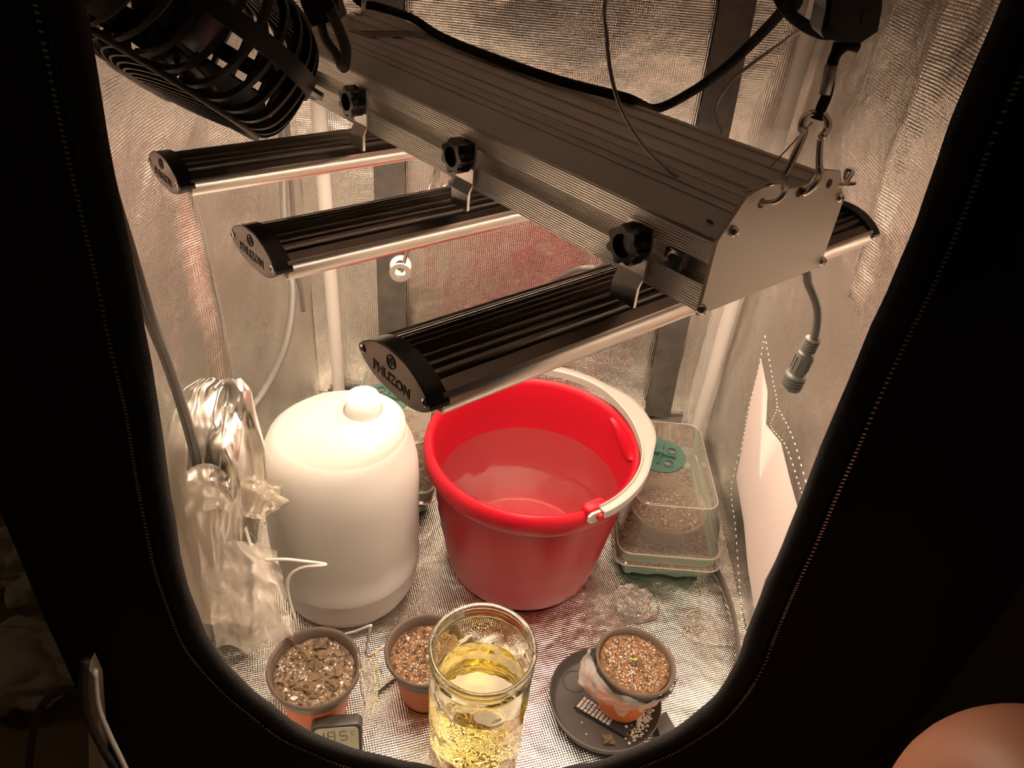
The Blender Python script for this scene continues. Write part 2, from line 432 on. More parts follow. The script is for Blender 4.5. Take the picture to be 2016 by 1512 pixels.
# white vent cloth sewn into the side wall, with its rows of stitches
fl = [(1500, 705), (1512, 770), (1508, 835), (1538, 872), (1556, 950), (1572, 1010), (1550, 1060), (1510, 1140), (1485, 1205), (1474, 1120), (1466, 1030), (1450, 940), (1462, 880), (1478, 800)]
fp = [atx(px, py, .384) for px, py in fl]
cc = sum(fp, Vector()) / len(fp)
V = []; F = []; n = len(fp); rings = 8
for r in range(rings + 1):
    for p in fp:
        q = cc.lerp(p, 1 - r / rings * .96); q = q.copy(); q.x = .3835 + .004 * nz(q.y * 14, q.z * 9, 4) - .004 * (r / rings); V.append(q)
for r in range(rings):
    for i in range(n): F.append((r * n + i, r * n + (i + 1) % n, (r + 1) * n + (i + 1) % n, (r + 1) * n + i))
F.append(tuple(range(rings * n, rings * n + n)))
part('vent_flap', (V, F), 'flap', wall_right, True)['label'] = 'white vent cloth with stitched edge'
st = [(1506, 660), (1490, 740), (1472, 810), (1462, 870), (1440, 960), (1448, 1040), (1455, 1140), (1462, 1230)], [(1506, 662), (1520, 740), (1530, 800), (1518, 838), (1548, 880), (1575, 960), (1590, 1005)], [(1530, 800), (1560, 860), (1590, 960)]
ST = []
for row in st:
    pts = spline([atx(a, b, .3825) for a, b in row], 14)
    for i in range(0, len(pts) - 1, 2):
        d = (pts[i + 1] - pts[i]) * .6; ST.append(tube([pts[i], pts[i] + d], .0007, 4, smooth_path=False))
so = part('stitching', join(*ST), 'stitch', wall_right); so['kind'] = 'stuff'

# front panel: black outside, silver inside, with the U of the open zip door
edge_px = [(165, -40), (188, 91), (230, 345), (274, 567), (300, 720), (325, 880), (345, 1010), (365, 1110), (385, 1190), (420, 1268), (470, 1335), (540, 1393), (600, 1436), (690, 1474), (780, 1499), (860, 1514), (950, 1522), (1050, 1514), (1130, 1496), (1200, 1478), (1300, 1440), (1370, 1398), (1418, 1345), (1448, 1290), (1470, 1228), (1510, 1120), (1560, 1000), (1630, 830), (1700, 680), (1760, 545), (1820, 400), (1877, 232), (1950, 50), (1990, -50)]
E3 = spline([aty(px, py, YF) for px, py in edge_px], 4)
TL, TR = E3[0], E3[-1]
up = []
for i in range(1, 7): up.append(Vector((TR.x + .01 * i / 6, YF, TR.z + (1.04 - TR.z) * i / 6)))
arch = [Vector((.0 + .26 * math.cos(a), YF, 1.04 + .10 * math.sin(a))) for a in [PI * i / 10 for i in range(1, 10)]]
dn = [Vector((TL.x - .005, YF, 1.04 - (1.04 - TL.z) * i / 6)) for i in range(0, 6)]
loop = E3 + up + arch + dn
n = len(loop); cen = Vector((0, YF, .65))
def outward(i):
    a, b = loop[i - 1], loop[(i + 1) % n]; t = (b - a).normalized()
    o = Vector((t.z, 0, -t.x)); 
    return o if o.dot(loop[i] - cen) > 0 else -o
OUT = [outward(i) for i in range(n)]
def rectpoint(p):
    d = (p - cen); ts = []
    if abs(d.x) > 1e-6: ts.append(((XR_ + .012 if d.x > 0 else XL - .012) - cen.x) / d.x)
    if abs(d.z) > 1e-6: ts.append(((ZT + .01 if d.z > 0 else 0.0) - cen.z) / d.z)
    return cen + d * min(t for t in ts if t > 0)
RP = [rectpoint(p) for p in loop]
def ring_at(w): return [loop[i] + OUT[i] * w for i in range(n)]
def fab(p): return Vector((p.x, YF - .006 + .010 * nz(p.x * 5, p.z * 3, 7) + .003 * nz(p.x * 15, p.z * 12, 2), p.z))
R0 = ring_at(.021); rings = [[fab(p) for p in R0]]
for t in (.12, .25, .4, .55, .7, .85, 1.0): rings.append([fab(R0[i].lerp(RP[i], t)) for i in range(n)])
outer = loft(rings); inner = loft([[p + Vector((0, .004, 0)) for p in r] for r in rings])
wall_front = struct('wall_front', outer, 'black_fabric', True, label='black front panel of the tent around the open zip door')
part('lining', inner, 'mylar', wall_front, True, uv=[(v[0], v[2]) for v in inner[0]])
# binding tape between zip and opening, slightly rolled
B = [[fab(loop[i] + OUT[i] * w) + Vector((0, dy + .002 * nz(i * .35, w * 60, 1), 0)) for i in range(n)] for w, dy in ((.022, -.001), (.017, -.005), (.010, -.006), (.003, -.004), (0, .001), (.002, .005), (.010, .006), (.021, .005))]
part('binding_tape', loft(B + [B[0]]), 'binding', wall_front, True)
# zip: two cords and the teeth
zl = [fab(loop[i] + OUT[i] * .0225) + Vector((0, -.004, 0)) for i in range(n)]
part('zip_cord', tube(zl, .0016, 6, True, 1, smooth_path=False), 'binding', wall_front, True)
zz = spline(zl[:len(E3)], 2); T = []; acc = 0; last = zz[0]
for a, b in zip(zz, zz[1:]):
    L = (b - a).length; k = max(1, int(L / .0030))
    for j in range(k):
        p = a.lerp(b, j / k); d = (b - a).normalized(); s = Vector((d.z, 0, -d.x))
        T.append(tube([p - s * .0013 + Vector((0, -.0016, 0)), p + s * .0013 + Vector((0, -.0016, 0))], .00075, 4, smooth_path=False))
zt = part('zip_teeth', join(*T), 'zip', wall_front); zt['kind'] = 'stuff'

# steel corner poles
def pole(x, y, label, r=.012):
    return solo('tent_pole', tube([(x, y, 0.0), (x, y, .45), (x, y, .9), (x, y, ZT - .005)], r, 14, sub=1), 'pole', label, 'pole', 'corner poles of the tent', 40)
pole(-.352, 1.243, 'white steel tent pole in the back corner by the fan')
pole(.385, 1.237, 'white steel tent pole in the back corner behind the carabiner')
pole(XL + .012, YF + .018, 'white steel tent pole behind the front panel, on the fan side', .010)
pole(XR_ - .012, YF + .018, 'white steel tent pole behind the front panel, on the vent cloth side', .010)
# clear sleeve around the pole by the vent cloth
def f_sl(u, v):
    z = .03 + .62 * v; a = PI * (.75 + 1.0 * u)
    return Vector((.372 + .026 * math.cos(a) + .004 * nz(u * 3, v * 8, 1), 1.215 + .026 * math.sin(a), z))
solo('pole_sleeve', sheet(10, 24, f_sl), 'film', 'clear plastic sleeve loosely wrapped along the pole behind the propagator', 'plastic sleeve', smooth=True)

# room around the tent, with an unseen fill light added to lift the outside corner
ld = bpy.data.lights.new('room_lamp', 'POINT'); ld.energy = 5; ld.color = (1, .72, .45); ld.shadow_soft_size = .15
lo = bpy.data.objects.new('room_lamp', ld); C.objects.link(lo); lo.location = (-2.4, .1, 1.5)
struct('floor_room', sheet(4, 4, lambda u, v: Vector((-3 + 6 * u, -2 + 5 * v, -.012))), 'room_floor', label='dim brown floor of the room outside the tent')
struct('wall_room', sheet(2, 2, lambda u, v: Vector((-3 + 6 * u, 3.0, -.012 + 2.6 * v))), 'room_wall', label='dim wall of the room behind the tent')

# ------------------------------------------------------------------ the grow light (local X = along the body towards its free end, Y = across, Z = up)
def rot3(a, b, c):
    return Matrix.Rotation(a, 3, 'Z') @ Matrix.Rotation(b, 3, 'Y') @ Matrix.Rotation(c, 3, 'X')
GR = rot3(math.radians(-47.27), math.radians(-.83), math.radians(-1.9))
GO = Vector((.1315, .4985, .7163))
G = thing('grow_light', 'long silver aluminium grow light with three crosswise light bars, hung over the red bucket', 'grow light', GO, GR)
GM = FR[G.name]
def gw(u, v, w): return GM @ Vector((u, v, w))
GL, GW, GH, GB, GT = .650, .1635, .058, .0240, .0240
def side(sgn):
    p = [(0, 0), (0, .0215), (.009, .0215), (.009, .0385), (0, .0385), (0, GH)]
    return p if sgn < 0 else [(GW - a, b) for a, b in p][::-1]
# body: side channels
sl = side(-1); sr = side(1)
core = [(.0105, .0), (.0105, GH), (GW - .0105, GH), (GW - .0105, .0)]
for s in (-1, 1):
    p = [(0, 0), (0, .0215), (.010, .0215), (.010, .0385), (0, .0385), (0, GH), (.012, GH), (.012, 0)]
    if s > 0: p = [(GW - a, b) for a, b in p]
    part('side_channel', prism(p, -GL, 0), 'alu_rib', G)
part('base_plate', prism([(.012, 0), (.012, .006), (GW - .012, .006), (GW - .012, 0)], -GL, 0), 'alu', G)
# top cover with lengthwise grooves
def grooved(a, b, marks, depth):
    """polyline a->b with rectangular grooves at (t0,t1)"""
    a = Vector(a); b = Vector(b); d = b - a; nrm = Vector((d.y, -d.x)).normalized() * depth
    if nrm.y > 0: nrm = -nrm
    P = [a]
    for t0, t1 in marks:
        P += [a + d * t0, a + d * t0 + nrm, a + d * t1 + nrm, a + d * t1]
    return P + [b]
top = grooved((0, GH), (GB, GH + GT), [(.62, .66), (.80, .84)], .0015) + grooved((GB, GH + GT), (GW - GB, GH + GT), [(.02, .04), (.14, .22), (.38, .48), (.62, .72), (.86, .94)], .0018) + grooved((GW - GB, GH + GT), (GW, GH), [(.16, .20), (.34, .38)], .0015)
top = [(p.x, p.y) for p in top] + [(GW, GH - .003), (0, GH - .003)]
part('top_cover', prism(top, -GL, 0), 'alu_top', G)
# end plates with ears, screws, and black discs painted for the shade in the hook slots
def plate_poly(g=.0015):
    P = [(-g, -g), (GW + g, -g), (GW + g, GH), (GW - GB + .004, GH + GT + .004)]
    P += [(GW - .040, GH + GT + .008), (GW - .058, GH + GT + .008), (GW * .5 + .018, GH + GT + .001), (GW * .5 - .018, GH + GT + .001), (.058, GH + GT + .008), (.036, GH + GT + .008)]
    P += [(GB - .004, GH + GT + .004), (-g, GH)]
    return P
for u0, u1 in ((0, .003), (-GL - .003, -GL)):
    pl = part('end_plate', prism(plate_poly(), u0, u1), 'endplate', G)
    uo = u1 if u0 >= 0 else u0; sg = 1 if u0 >= 0 else -1
    for v in (.041, .089, .131):
        part('hook_slot', xf(lathe([(0, 0), (.0036, 0), (.0036, .0006), (0, .0006)], 14), Matrix.Translation((uo, v, GH + GT - .004)) @ Matrix.Rotation(sg * PI / 2, 4, 'Y')), 'ink', pl)
    for v, w in ((.0135, .0625), (GW - .0085, .0625), (-.0005, .004), (GW + .0005, .004)):
        scr = join(lathe([(0, .0042), (.0022, .0040), (.0036, .0026), (.0040, .0006), (.0040, -.001), (0, -.001)], 14), box(.0045, .0009, .0012, (0, 0, .0042)), box(.0009, .0045, .0012, (0, 0, .0042)))
        part('screw', xf(scr, Matrix.Translation((uo, v, w)) @ Matrix.Rotation(sg * PI / 2, 4, 'Y')), 'steel', pl, 40)
part('rivet', xf(lathe([(0, .0008), (.0028, .0006), (.003, 0)], 12), Matrix.Translation((-.012, .006, GH + .0068)) @ Matrix.Rotation(-PI / 4, 4, 'X')), 'black_plastic', G)
# sticker on the cover
stk = part('sticker', prism_z([(-.565, .034), (-.545, .118), (-.515, .118), (-.530, .040)], GH + GT + .0002, GH + GT + .0008), 'label_paper', G)
for i in range(3):
    part('print_line', prism_z([(-.556 + i * .010, .045), (-.546 + i * .010, .105), (-.544 + i * .010, .105), (-.554 + i * .010, .045)], GH + GT + .0008, GH + GT + .0011), 'ink', stk)

# light bars
BHW, BZ, BXL, BXR = .0445, -.037, -.205, .386
def lens(hw, ht, hb, n=14):
    P = []
    for i in range(n + 1):
        t = -1 + 2 * i / n; P.append((t * hw, ht * (1 - abs(t) ** 2.2) ** .9 * .93 + ht * .07))
    for i in range(n + 1):
        t = 1 - 2 * i / n; P.append((t * hw, -hb * (1 - abs(t) ** 3.0) * .9 - hb * .1))
    return P
def bar_poly():
    """finned top, smooth rolled flanks, flat underside"""
    hw = BHW * .965; top = lens(hw, .0175, .0, 60)[:61]; P = [(-hw, -.006), (-hw, .0035)]
    cuts = [(-.74, -.66), (-.56, -.50), (-.42, -.30), (-.20, -.10), (-.04, .04), (.10, .20), (.30, .42), (.50, .56), (.66, .74)]
    for x, z in top:
        t = x / hw
        if abs(t) > .80: continue
        deep = any(a <= t <= b for a, b in cuts)
        P.append((x, z - (.0045 if deep else 0)))
    P += [(hw, .0035), (hw, -.006), (hw * .93, -.011), (-hw * .93, -.011)]
    return P
bp = bar_poly()
def swapxy(vf): return [Vector((v[1], v[0], v[2])) for v in vf[0]], vf[1]
logo_txt = text_vf('PHLIZON', .0112, .0002)
for s in (.0921, .3155, .5264):
    def place(vf): return mv(swapxy(vf), -s, 0, BZ)
    # bar body runs across: prism along X then swapped so it runs along Y
    bar = part('light_bar', place(prism(bp, BXL + .012, BXR - .012)), 'alu_dark', G)
    for sg in (-1, 1):
        fl = [(sg * BHW * .972 + sg * a, b) for a, b in ((-.0015, .0062), (.0005, .0042), (.0013, .0), (.0013, -.006), (-.0005, -.0105), (-.005, -.0125), (-.005, -.0112), (-.002, -.010), (-.001, -.006))]
        part('flank', place(prism(fl, BXL + .012, BXR - .012)), 'alu_bar', bar, 50)
    part('led_board', place(prism([(-.034, -.0110), (.034, -.0110), (.030, -.0158), (-.030, -.0158)], BXL + .016, BXR - .016)), 'led', bar)
    for sg, y0, y1 in ((-1, BXL, BXL + .015), (1, BXR - .015, BXR)):
        lp = lens(BHW + .0015, .0205, .0150, 20)
        part('end_cap', place(prism(lp, y0, y1)), 'black_plastic', bar, 40)
        yf_ = y0 if sg < 0 else y1
        fp_ = [(a * .965, b * .945) for a, b in lp]
        part('cap_face', place(prism(fp_, yf_ - .0004, yf_ + .0004)), 'capface', bar)
        # lettering and round emblem on the outer face; reading along the body
        Rf = Matrix(((1, 0, 0, 0), (0, 0, -1, 0), (0, 1, 0, 0), (0, 0, 0, 1))) if sg < 0 else Matrix(((-1, 0, 0, 0), (0, 0, 1, 0), (0, 1, 0, 0), (0, 0, 0, 1)))
        base = Matrix.Translation((-s, yf_ + sg * .0006, BZ))
        part('lettering', xf(mv(logo_txt, -.002, -.0035, 0), base @ Rf), 'ink', bar)
        em = join(ringtube(.0052, .0005, 24, 4), *[mv(box(.0011, .006 - abs(q) * 1.0, .0004), q, 0, 0) for q in (-.0022, 0, .0022)])
        part('emblem', xf(mv(em, -.002, .0105, 0), base @ Rf), 'ink', bar)
        for q in (-1, 1):
            scr = join(lathe([(0, .0012), (.002, .0011), (.0034, .0004), (.0034, 0)], 14))
            part('screw', xf(mv(scr, q * .0392, .0015, 0), base @ Rf), 'steel', bar, 40)
            part('screw_slot', xf(mv(join(box(.0034, .0008, .0003, (0, 0, .0013)), box(.0008, .0034, .0003, (0, 0, .0013))), q * .0392, .0015, 0), base @ Rf), 'ink', bar)  # black strokes painted for the shade in the cross recess
# brackets and star knobs
def star_knob():
    nn = 56; rings = []
    for z, k, hole in ((0, .92, 0), (.002, 1, 0), (.014, 1, 0), (.016, .95, 0), (.0162, .62, 1), (.010, .56, 1)):
        rg = []
        for i in range(nn):
            a = 2 * PI * i / nn; r = .0148 * k * ((1 + .13 * math.cos(7 * a)) if not hole else 1.0)
            rg.append((r * math.cos(a), r * math.sin(a), z))
        rings.append(rg)
    return loft(rings, True, True)
KN = mesh('knob', star_knob(), 'black_gloss', 50)
for u in (-.065, -.284, -.4757):
    for v0, sg in ((0, -1), (GW, 1)):
        # strap of flat aluminium: up the side, then a jog down on to the bar
        def V2(a, b): return (v0 + sg * a, b)
        prof = [V2(.0005, .046), V2(.0035, .046), V2(.0035, .006), V2(.0085, -.004), V2(.0085, -.020), V2(.0055, -.020), V2(.0055, -.0025), V2(.0005, .0075)]
        br = part('bracket', prism(prof, u - .013, u + .013), 'alu', G)
        part('bolt', xf(lathe([(0, .0), (.004, 0), (.004, .010), (0, .010)], 12), Matrix.Translation((u, v0 + sg * .0035, .031)) @ Matrix.Rotation(-sg * PI / 2, 4, 'X')), 'steel', br)
        put('knob', KN, br, Matrix.Translation((u, v0 + sg * .005, .031)) @ Matrix.Rotation(-sg * PI / 2, 4, 'X'))
for u in (-.0315, -.600):
    nut = part('slot_nut', box(.018, .010, .0145, (u, .0045, .030), .0015), 'steel', G, 40)
    part('nut_hole', xf(lathe([(0, 0), (.0042, 0), (.0042, .0004), (0, .0004)], 14), Matrix.Translation((u, -.0006, .030)) @ Matrix.Rotation(PI / 2, 4, 'X')), 'ink', nut)  # solid black disc, the shade inside the hole put into its colour
# stub cable from the underside with its screw connector
cab = [gw(-.10, .125, .002), aty(1566, 520, .66), aty(1592, 560, .675), aty(1608, 605, .68), aty(1608, 640, .68), aty(1602, 668, .68)]
pc = part('power_lead', tube(cab, .0042, 10), 'cable_dark', G, True, world=True)
a = aty(1602, 665, .68); b = aty(1556, 762, .68); ax = (b - a); Lc = ax.length
Q = ax.to_track_quat('Z', 'Y').to_matrix().to_4x4()
pr = [(0, 0)]
for i in range(5):
    z = Lc * (.02 + .05 * i); pr += [(.0078, z), (.0078, z + Lc * .03), (.0062, z + Lc * .032), (.0062, z + Lc * .048)]
pr += [(.0085, Lc * .30), (.0088, Lc * .70), (.0105, Lc * .72)]
for i in range(4):
    z = Lc * (.74 + .06 * i); pr += [(.0115, z), (.0115, z + Lc * .035), (.0103, z + Lc * .037), (.0103, z + Lc * .058)]
pr += [(.0112, Lc), (.008, Lc), (.008, Lc * .94), (0, Lc * .94)]
part('connector', xf(lathe(pr, 24), Matrix.Translation(a) @ Q), 'connector', pc, 40, world=True)
for i in range(10):
    th = 2 * PI * i / 10
    part('grip_rib', xf(box(.0012, .0016, Lc * .26, (.0088 * math.cos(th), .0088 * math.sin(th), Lc * .5)), Matrix.Translation(a) @ Q), 'connector', pc, world=True)

# ------------------------------------------------------------------ what the light hangs from
def hook_tube(P, r, mat_, name, label, cat, **k):
    return solo(name, tube(P, r, 10, **k), mat_, label, cat, smooth=True)
# carabiner at the free end
yc = .575
cp = [aty(px, py, y) for px, py, y in ((1572, 384, .566), (1590, 376, .560), (1606, 362, .560), (1614, 345, .564), (1613, 300, .575), (1616, 272, .58), (1627, 258, .585), (1630, 240, .588), (1618, 225, .59), (1598, 224, .592), (1582, 236, .590), (1578, 252, .588), (1583, 263, .584), (1571, 292, .578), (1555, 325, .574), (1545, 345, .572), (1546, 360, .574), (1556, 370, .576))]
kb = thing('carabiner', 'bright steel carabiner clipped to the free end of the grow light', 'carabiner', cp[0])
part('hook', tube(cp[:1] + cp[1:4] + [aty(1613, 330, .567)], .0029, 10), 'steel', kb, True, world=True)
part('gate', tube([aty(1613, 335, .567), aty(1613, 305, .573), aty(1615, 276, .579)], .0026, 10), 'steel', kb, True, world=True)
part('spine', tube([aty(1617, 270, .58)] + cp[6:], .0029, 10), 'steel', kb, True, world=True)
# flat wire hooks through the two other slots
def wirehook(name, pts, label):
    return solo(name, tube(pts, .0019, 8), 'steel', label, 'wire hook', 'wire hooks on the free end of the light', smooth=True)
wirehook('wire_hook', [aty(1498, 400, .520), aty(1528, 396, .512), aty(1544, 380, .512), aty(1544, 364, .52), aty(1525, 360, .53), aty(1480, 376, .535), aty(1445, 390, .54), aty(1425, 396, .542), aty(1432, 404, .542), aty(1468, 390, .536), aty(1505, 372, .532)], 'flat steel wire hook nearest the star knob on the free end of the light')
wirehook('wire_hook', [aty(1632, 362, .602), aty(1645, 364, .600), aty(1660, 364, .602), aty(1672, 350, .606), aty(1678, 338, .61), aty(1668, 336, .612), aty(1664, 350, .612), aty(1672, 362, .608), aty(1686, 362, .606)], 'small twisted steel wire hook on the free end of the light beside the side wall')
# ratchet above, with its webbing loop
rt = thing('rope_ratchet', 'black plastic rope ratchet with a white-tagged loop above the carabiner', 'ratchet', aty(1640, 80, .60))
def quadslab(px, y0, y1, name, m, parent, bev=None):
    n_ = len(px); V = [aty(a, b, y0) for a, b in px] + [aty(a, b, y0) + Vector((0, y1 - y0, 0)) for a, b in px]
    F = [tuple(range(n_)), tuple(range(2 * n_ - 1, n_ - 1, -1))] + [(i, (i + 1) % n_, (i + 1) % n_ + n_, i + n_) for i in range(n_)]
    return part(name, (V, F), m, parent, world=True)
sh = quadslab([(1632, -60), (1625, 20), (1616, 62), (1622, 76), (1660, 84), (1692, 86), (1728, 62), (1736, 20), (1740, -60)], .585, .615, 'housing', 'black_plastic', rt)
quadslab([(1640, -20), (1634, 30), (1628, 60), (1652, 68), (1660, 30), (1664, -20)], .582, .586, 'side_cheek', 'black_gloss', rt)
quadslab([(1700, 20), (1696, 50), (1708, 52), (1712, 36), (1722, 22)], .583, .586, 'lever', 'black_gloss', rt)
lp = [aty(1652, 84, .60), aty(1646, 105, .598), aty(1638, 128, .597), aty(1628, 185, .594), aty(1618, 210, .592), aty(1608, 236, .590)]
part('loop', tube(lp, .004, 8), 'rope', rt, True, world=True)
part('loop_tail', tube([aty(1650, 102, .598), aty(1668, 90, .598), aty(1690, 94, .598)], .0035, 8), 'rope', rt, True, world=True)
part('tag', tube([aty(1637, 128, .5968), aty(1624, 186, .5938)], .0046, 10, smooth_path=False), 'wire', rt, True, world=True)
part('hanging_rope', tube([aty(1680, -40, .60), Vector((aty(1680, -40, .60).x, .60, 1.08)), Vector((.235, .62, ZT))], .0035, 8), 'rope', rt, True, world=True)
# far-end ratchet with dangling webbing, in front of the cover
fr = thing('rope_ratchet', 'black rope ratchet with dangling webbing tail over the far end of the light', 'ratchet', aty(660, 60, .86))
quadslab([(585, -30), (592, 6), (598, 22), (606, 40), (608, 55), (624, 50), (650, 44), (668, 40), (658, 10), (648, -10), (646, -40)], .85, .885, 'housing', 'black_plastic', fr)
part('webbing_tail', tube([aty(628, 30, .86), aty(640, 75, .85), aty(660, 105, .84), aty(672, 130, .835), aty(678, 128, .832), aty(680, 95, .835), aty(668, 60, .842), aty(650, 20, .85)], .006, 8, flat=(.0045, .006)), 'webbing', fr, True, world=True)
part('cord', tube([aty(655, -40, .86), aty(658, 5, .86), aty(664, 40, .86)], .004, 8), 'rope', fr, True, world=True)
part('hanging_rope', tube([aty(620, -20, .865), Vector((aty(620, -20, .865).x, .88, 1.08)), Vector((-.24, .9, ZT))], .0035, 8), 'rope', fr, True, world=True)
solo('hook', tube([gw(-.652, .089, .079), aty(694, 28, .95), aty(712, 25, .945), aty(716, 8, .95), aty(716, -30, .955)], .0026, 10), 'steel', 'steel hook through the far end plate of the light', 'hook', smooth=True)
solo('wire_hook', tube([aty(770, 25, 1.08), aty(800, 28, 1.08), aty(812, 22, 1.08), aty(806, 38, 1.08), aty(822, 34, 1.08), aty(812, 42, 1.08), aty(803, 36, 1.08)], .0013, 8), 'steel', 'thin twisted steel wire hook at the far end of the light', 'wire hook', smooth=True)
# black rope draped over the cover
rp = [aty(686, -20, .98), aty(712, 6, .975), aty(745, 14, .97), gw(-.575, .128, .091), gw(-.49, .112, .0875), gw(-.377, .104, .0875), gw(-.28, .112, .0875), gw(-.215, .128, .088), aty(1290, 214, .80), aty(1360, 182, .79), aty(1430, 132, .76), aty(1500, 65, .73), aty(1545, 15, .70), aty(1575, -30, .69), Vector((.16, .68, 1.05)), Vector((.20, .64, ZT))]
solo('black_rope', tube(rp, .0047, 9), 'rope', 'black braided rope sagging across the top of the grow light', 'rope', smooth=True)
solo('black_rope', tube([aty(1528, -15, .68), aty(1548, 20, .66), aty(1585, 50, .635), aty(1622, 66, .612), aty(1640, 62, .603)], .0045, 9), 'rope', 'short black rope running into the ratchet above the carabiner', 'rope', smooth=True)
# coated steel wires
solo('steel_wire', tube([Vector((.06, .62, ZT)), Vector((.072, .62, 1.08)), aty(1204, -60, .62), aty(1195, 80, .62), aty(1214, 190, .605), aty(1258, 275, .585), aty(1315, 335, .565), aty(1372, 372, .552), aty(1428, 396, .541)], .0017, 8), 'wire', 'coated steel wire coming down on to the flat wire hook of the light', 'wire', smooth=True)
solo('steel_wire', tube([aty(1632, 22, .62), aty(1545, 80, .70), aty(1450, 150, .74), aty(1415, 195, .75), aty(1407, 228, .75), aty(1420, 262, .74), gw(-.13, .150, .072)], .0017, 8), 'wire', 'coated steel wire curling in front of the dark strap to the ratchet', 'wire', smooth=True)
solo('steel_wire', tube([aty(1600, 240, .59), gw(-.035, .105, .083)], .0006, 6, smooth_path=False), 'wire', 'hair-thin wire inside the carabiner', 'wire')
# loose hanger wire with washer behind the middle bar
wh = thing('washer_hanger', 'steel wire hanger with washers dangling before the pale strap', 'hanger', aty(790, 545, 1.12))
part('wire_leg', tube([gw(-.38, .02, .0), aty(858, 335, 1.10), aty(828, 420, 1.11), aty(800, 500, 1.115), aty(790, 540, 1.118)], .0032, 8), 'steel', wh, True, world=True)
part('wire_leg', tube([gw(-.385, .03, .0), aty(864, 345, 1.105), aty(815, 490, 1.125)], .0022, 8), 'steel', wh, True, world=True)
wn = (CAM - aty(788, 525, 1.11)).normalized().to_track_quat('Z', 'Y').to_matrix().to_4x4()
wprof = [(.009, 0), (.0165, 0), (.018, .0012), (.0165, .0025), (.009, .0025), (.0085, .0012), (.009, 0)]
part('washer', xf(lathe(wprof, 28), Matrix.Translation(aty(789, 523, 1.122)) @ wn), 'wire', wh, 40, world=True)
part('washer', xf(lathe(wprof, 28), Matrix.Translation(aty(788, 536, 1.112)) @ wn @ Matrix.Rotation(.5, 4, 'X')), 'wire', wh, 40, world=True)
# dark lead behind the bars
solo('power_cable', tube([gw(-.36, .06, .0), aty(893, 352, 1.0), aty(872, 372, 1.0), aty(862, 385, 1.0)], .0042, 8), 'cable_dark', 'dark power cable looping down behind the middle light bar', 'cable', smooth=True)
solo('power_cable', tube([gw(-.22, .10, .0), aty(1190, 516, .98), aty(1140, 530, 1.02), aty(1095, 552, 1.06), aty(1078, 566, 1.08)], .0045, 8), 'cable_dark', 'dark power cable arching behind the near light bar over the bucket', 'cable', smooth=True)

# ------------------------------------------------------------------ clip fan
fn = RM @ Vector((-.50, -.85, -.06)); fn.normalize()
fq = fn.to_track_quat('Z', 'Y').to_matrix()
fc = aty(288, 137, .70)
FN = thing('clip_fan', 'black caged fan tilted down beside the tent opening', 'fan', fc, fq)
FRr = .105
part('front_ring', ringtube(FRr, .0035, 56, 8), 'black_plastic', FN, True)
part('band', loft([[(FRr * k * math.cos(2 * PI * i / 56), FRr * k * math.sin(2 * PI * i / 56), z) for i in range(56)] for k, z in ((1.20, -.055), (1.225, -.055), (1.225, -.072), (1.20, -.072), (1.20, -.055))]), 'black_plastic', FN, 40)
part('rear_ring', ringtube(FRr * .55, .003, 40, 6, -.112), 'black_plastic', FN, True)
part('rear_ring', ringtube(FRr * .95, .003, 40, 6, -.110), 'black_plastic', FN, True)
def bar_ribbon(pts, th, wid):
    """thin fin: pts = (r,z,angle) path; depth taken towards the inside"""
    V, F = [], []
    A_ = spline([(p[0], p[1], p[2]) for p in pts], 4); B_ = spline([(p[3], p[4], 0) for p in pts], 4)
    pts = [(a_.x, a_.y, a_.z, b_.x, b_.y) for a_, b_ in zip(A_, B_)]
    for r, z, a, nr, nzv in pts:
        for s in (-1, 1):
            for d in (0, 1):
                rr = r - nr * wid * d; zz_ = z - nzv * wid * d
                V.append((rr * math.cos(a) - s * th * math.sin(a), rr * math.sin(a) + s * th * math.cos(a), zz_))
    for i in range(len(pts) - 1):
        a, b = i * 4, i * 4 + 4
        for q in ((0, 1), (1, 3), (3, 2), (2, 0)): F.append((a + q[0], b + q[0], b + q[1], a + q[1]))
    F.append((0, 1, 3, 2)); e = len(V) - 4; F.append((e, e + 2, e + 3, e + 1))
    return V, F
cage = mesh('cage_bar', bar_ribbon([(FRr * .99, .0, .22, .5, .8), (FRr * 1.08, -.004, .15, .6, .7), (FRr * 1.15, -.015, .08, .9, .4), (FRr * 1.19, -.034, .03, 1, 0), (FRr * 1.20, -.06, 0, 1, 0), (FRr * 1.17, -.085, 0, .9, -.4), (FRr * 1.06, -.103, 0, .6, -.8), (FRr * .85, -.112, 0, .2, -1), (FRr * .40, -.116, 0, 0, -1)], .0022, .007), 'black_plastic')
NB = 36
for i in range(NB): put('cage_bar', cage, FN, Matrix.Rotation(2 * PI * i / NB, 4, 'Z'))
vane = mesh('front_vane', bar_ribbon([(FRr * k, .014 * (1 - k * k), .9 * (1 - k), 0, 1) for k in (.99, .85, .7, .55, .4, .25)], .0011, .006), 'black_plastic')
NV = 48
for i in range(NV): put('front_vane', vane, FN, Matrix.Rotation(2 * PI * i / NV, 4, 'Z'))
part('front_badge', mv(lathe([(0, .004), (.026, .003), (.032, 0), (.032, -.006), (0, -.006)], 32), 0, 0, .012), 'black_gloss', FN, 40)
part('motor', lathe([(0, -.035), (.028, -.035), (.036, -.045), (.038, -.085), (.045, -.100), (.047, -.118), (.03, -.135), (0, -.138)], 32), 'black_plastic', FN, 40)
hub = part('rotor_hub', lathe([(0, -.012), (.020, -.014), (.026, -.022), (.026, -.034), (0, -.034)], 28), 'black_gloss', FN, 40)
bl = sheet(8, 6, lambda u, v: Vector(((.024 + .078 * u) * math.cos(-.5 + 1.0 * v + .25 * u), (.024 + .078 * u) * math.sin(-.5 + 1.0 * v + .25 * u), -.012 - .024 * v + .004 * u)))
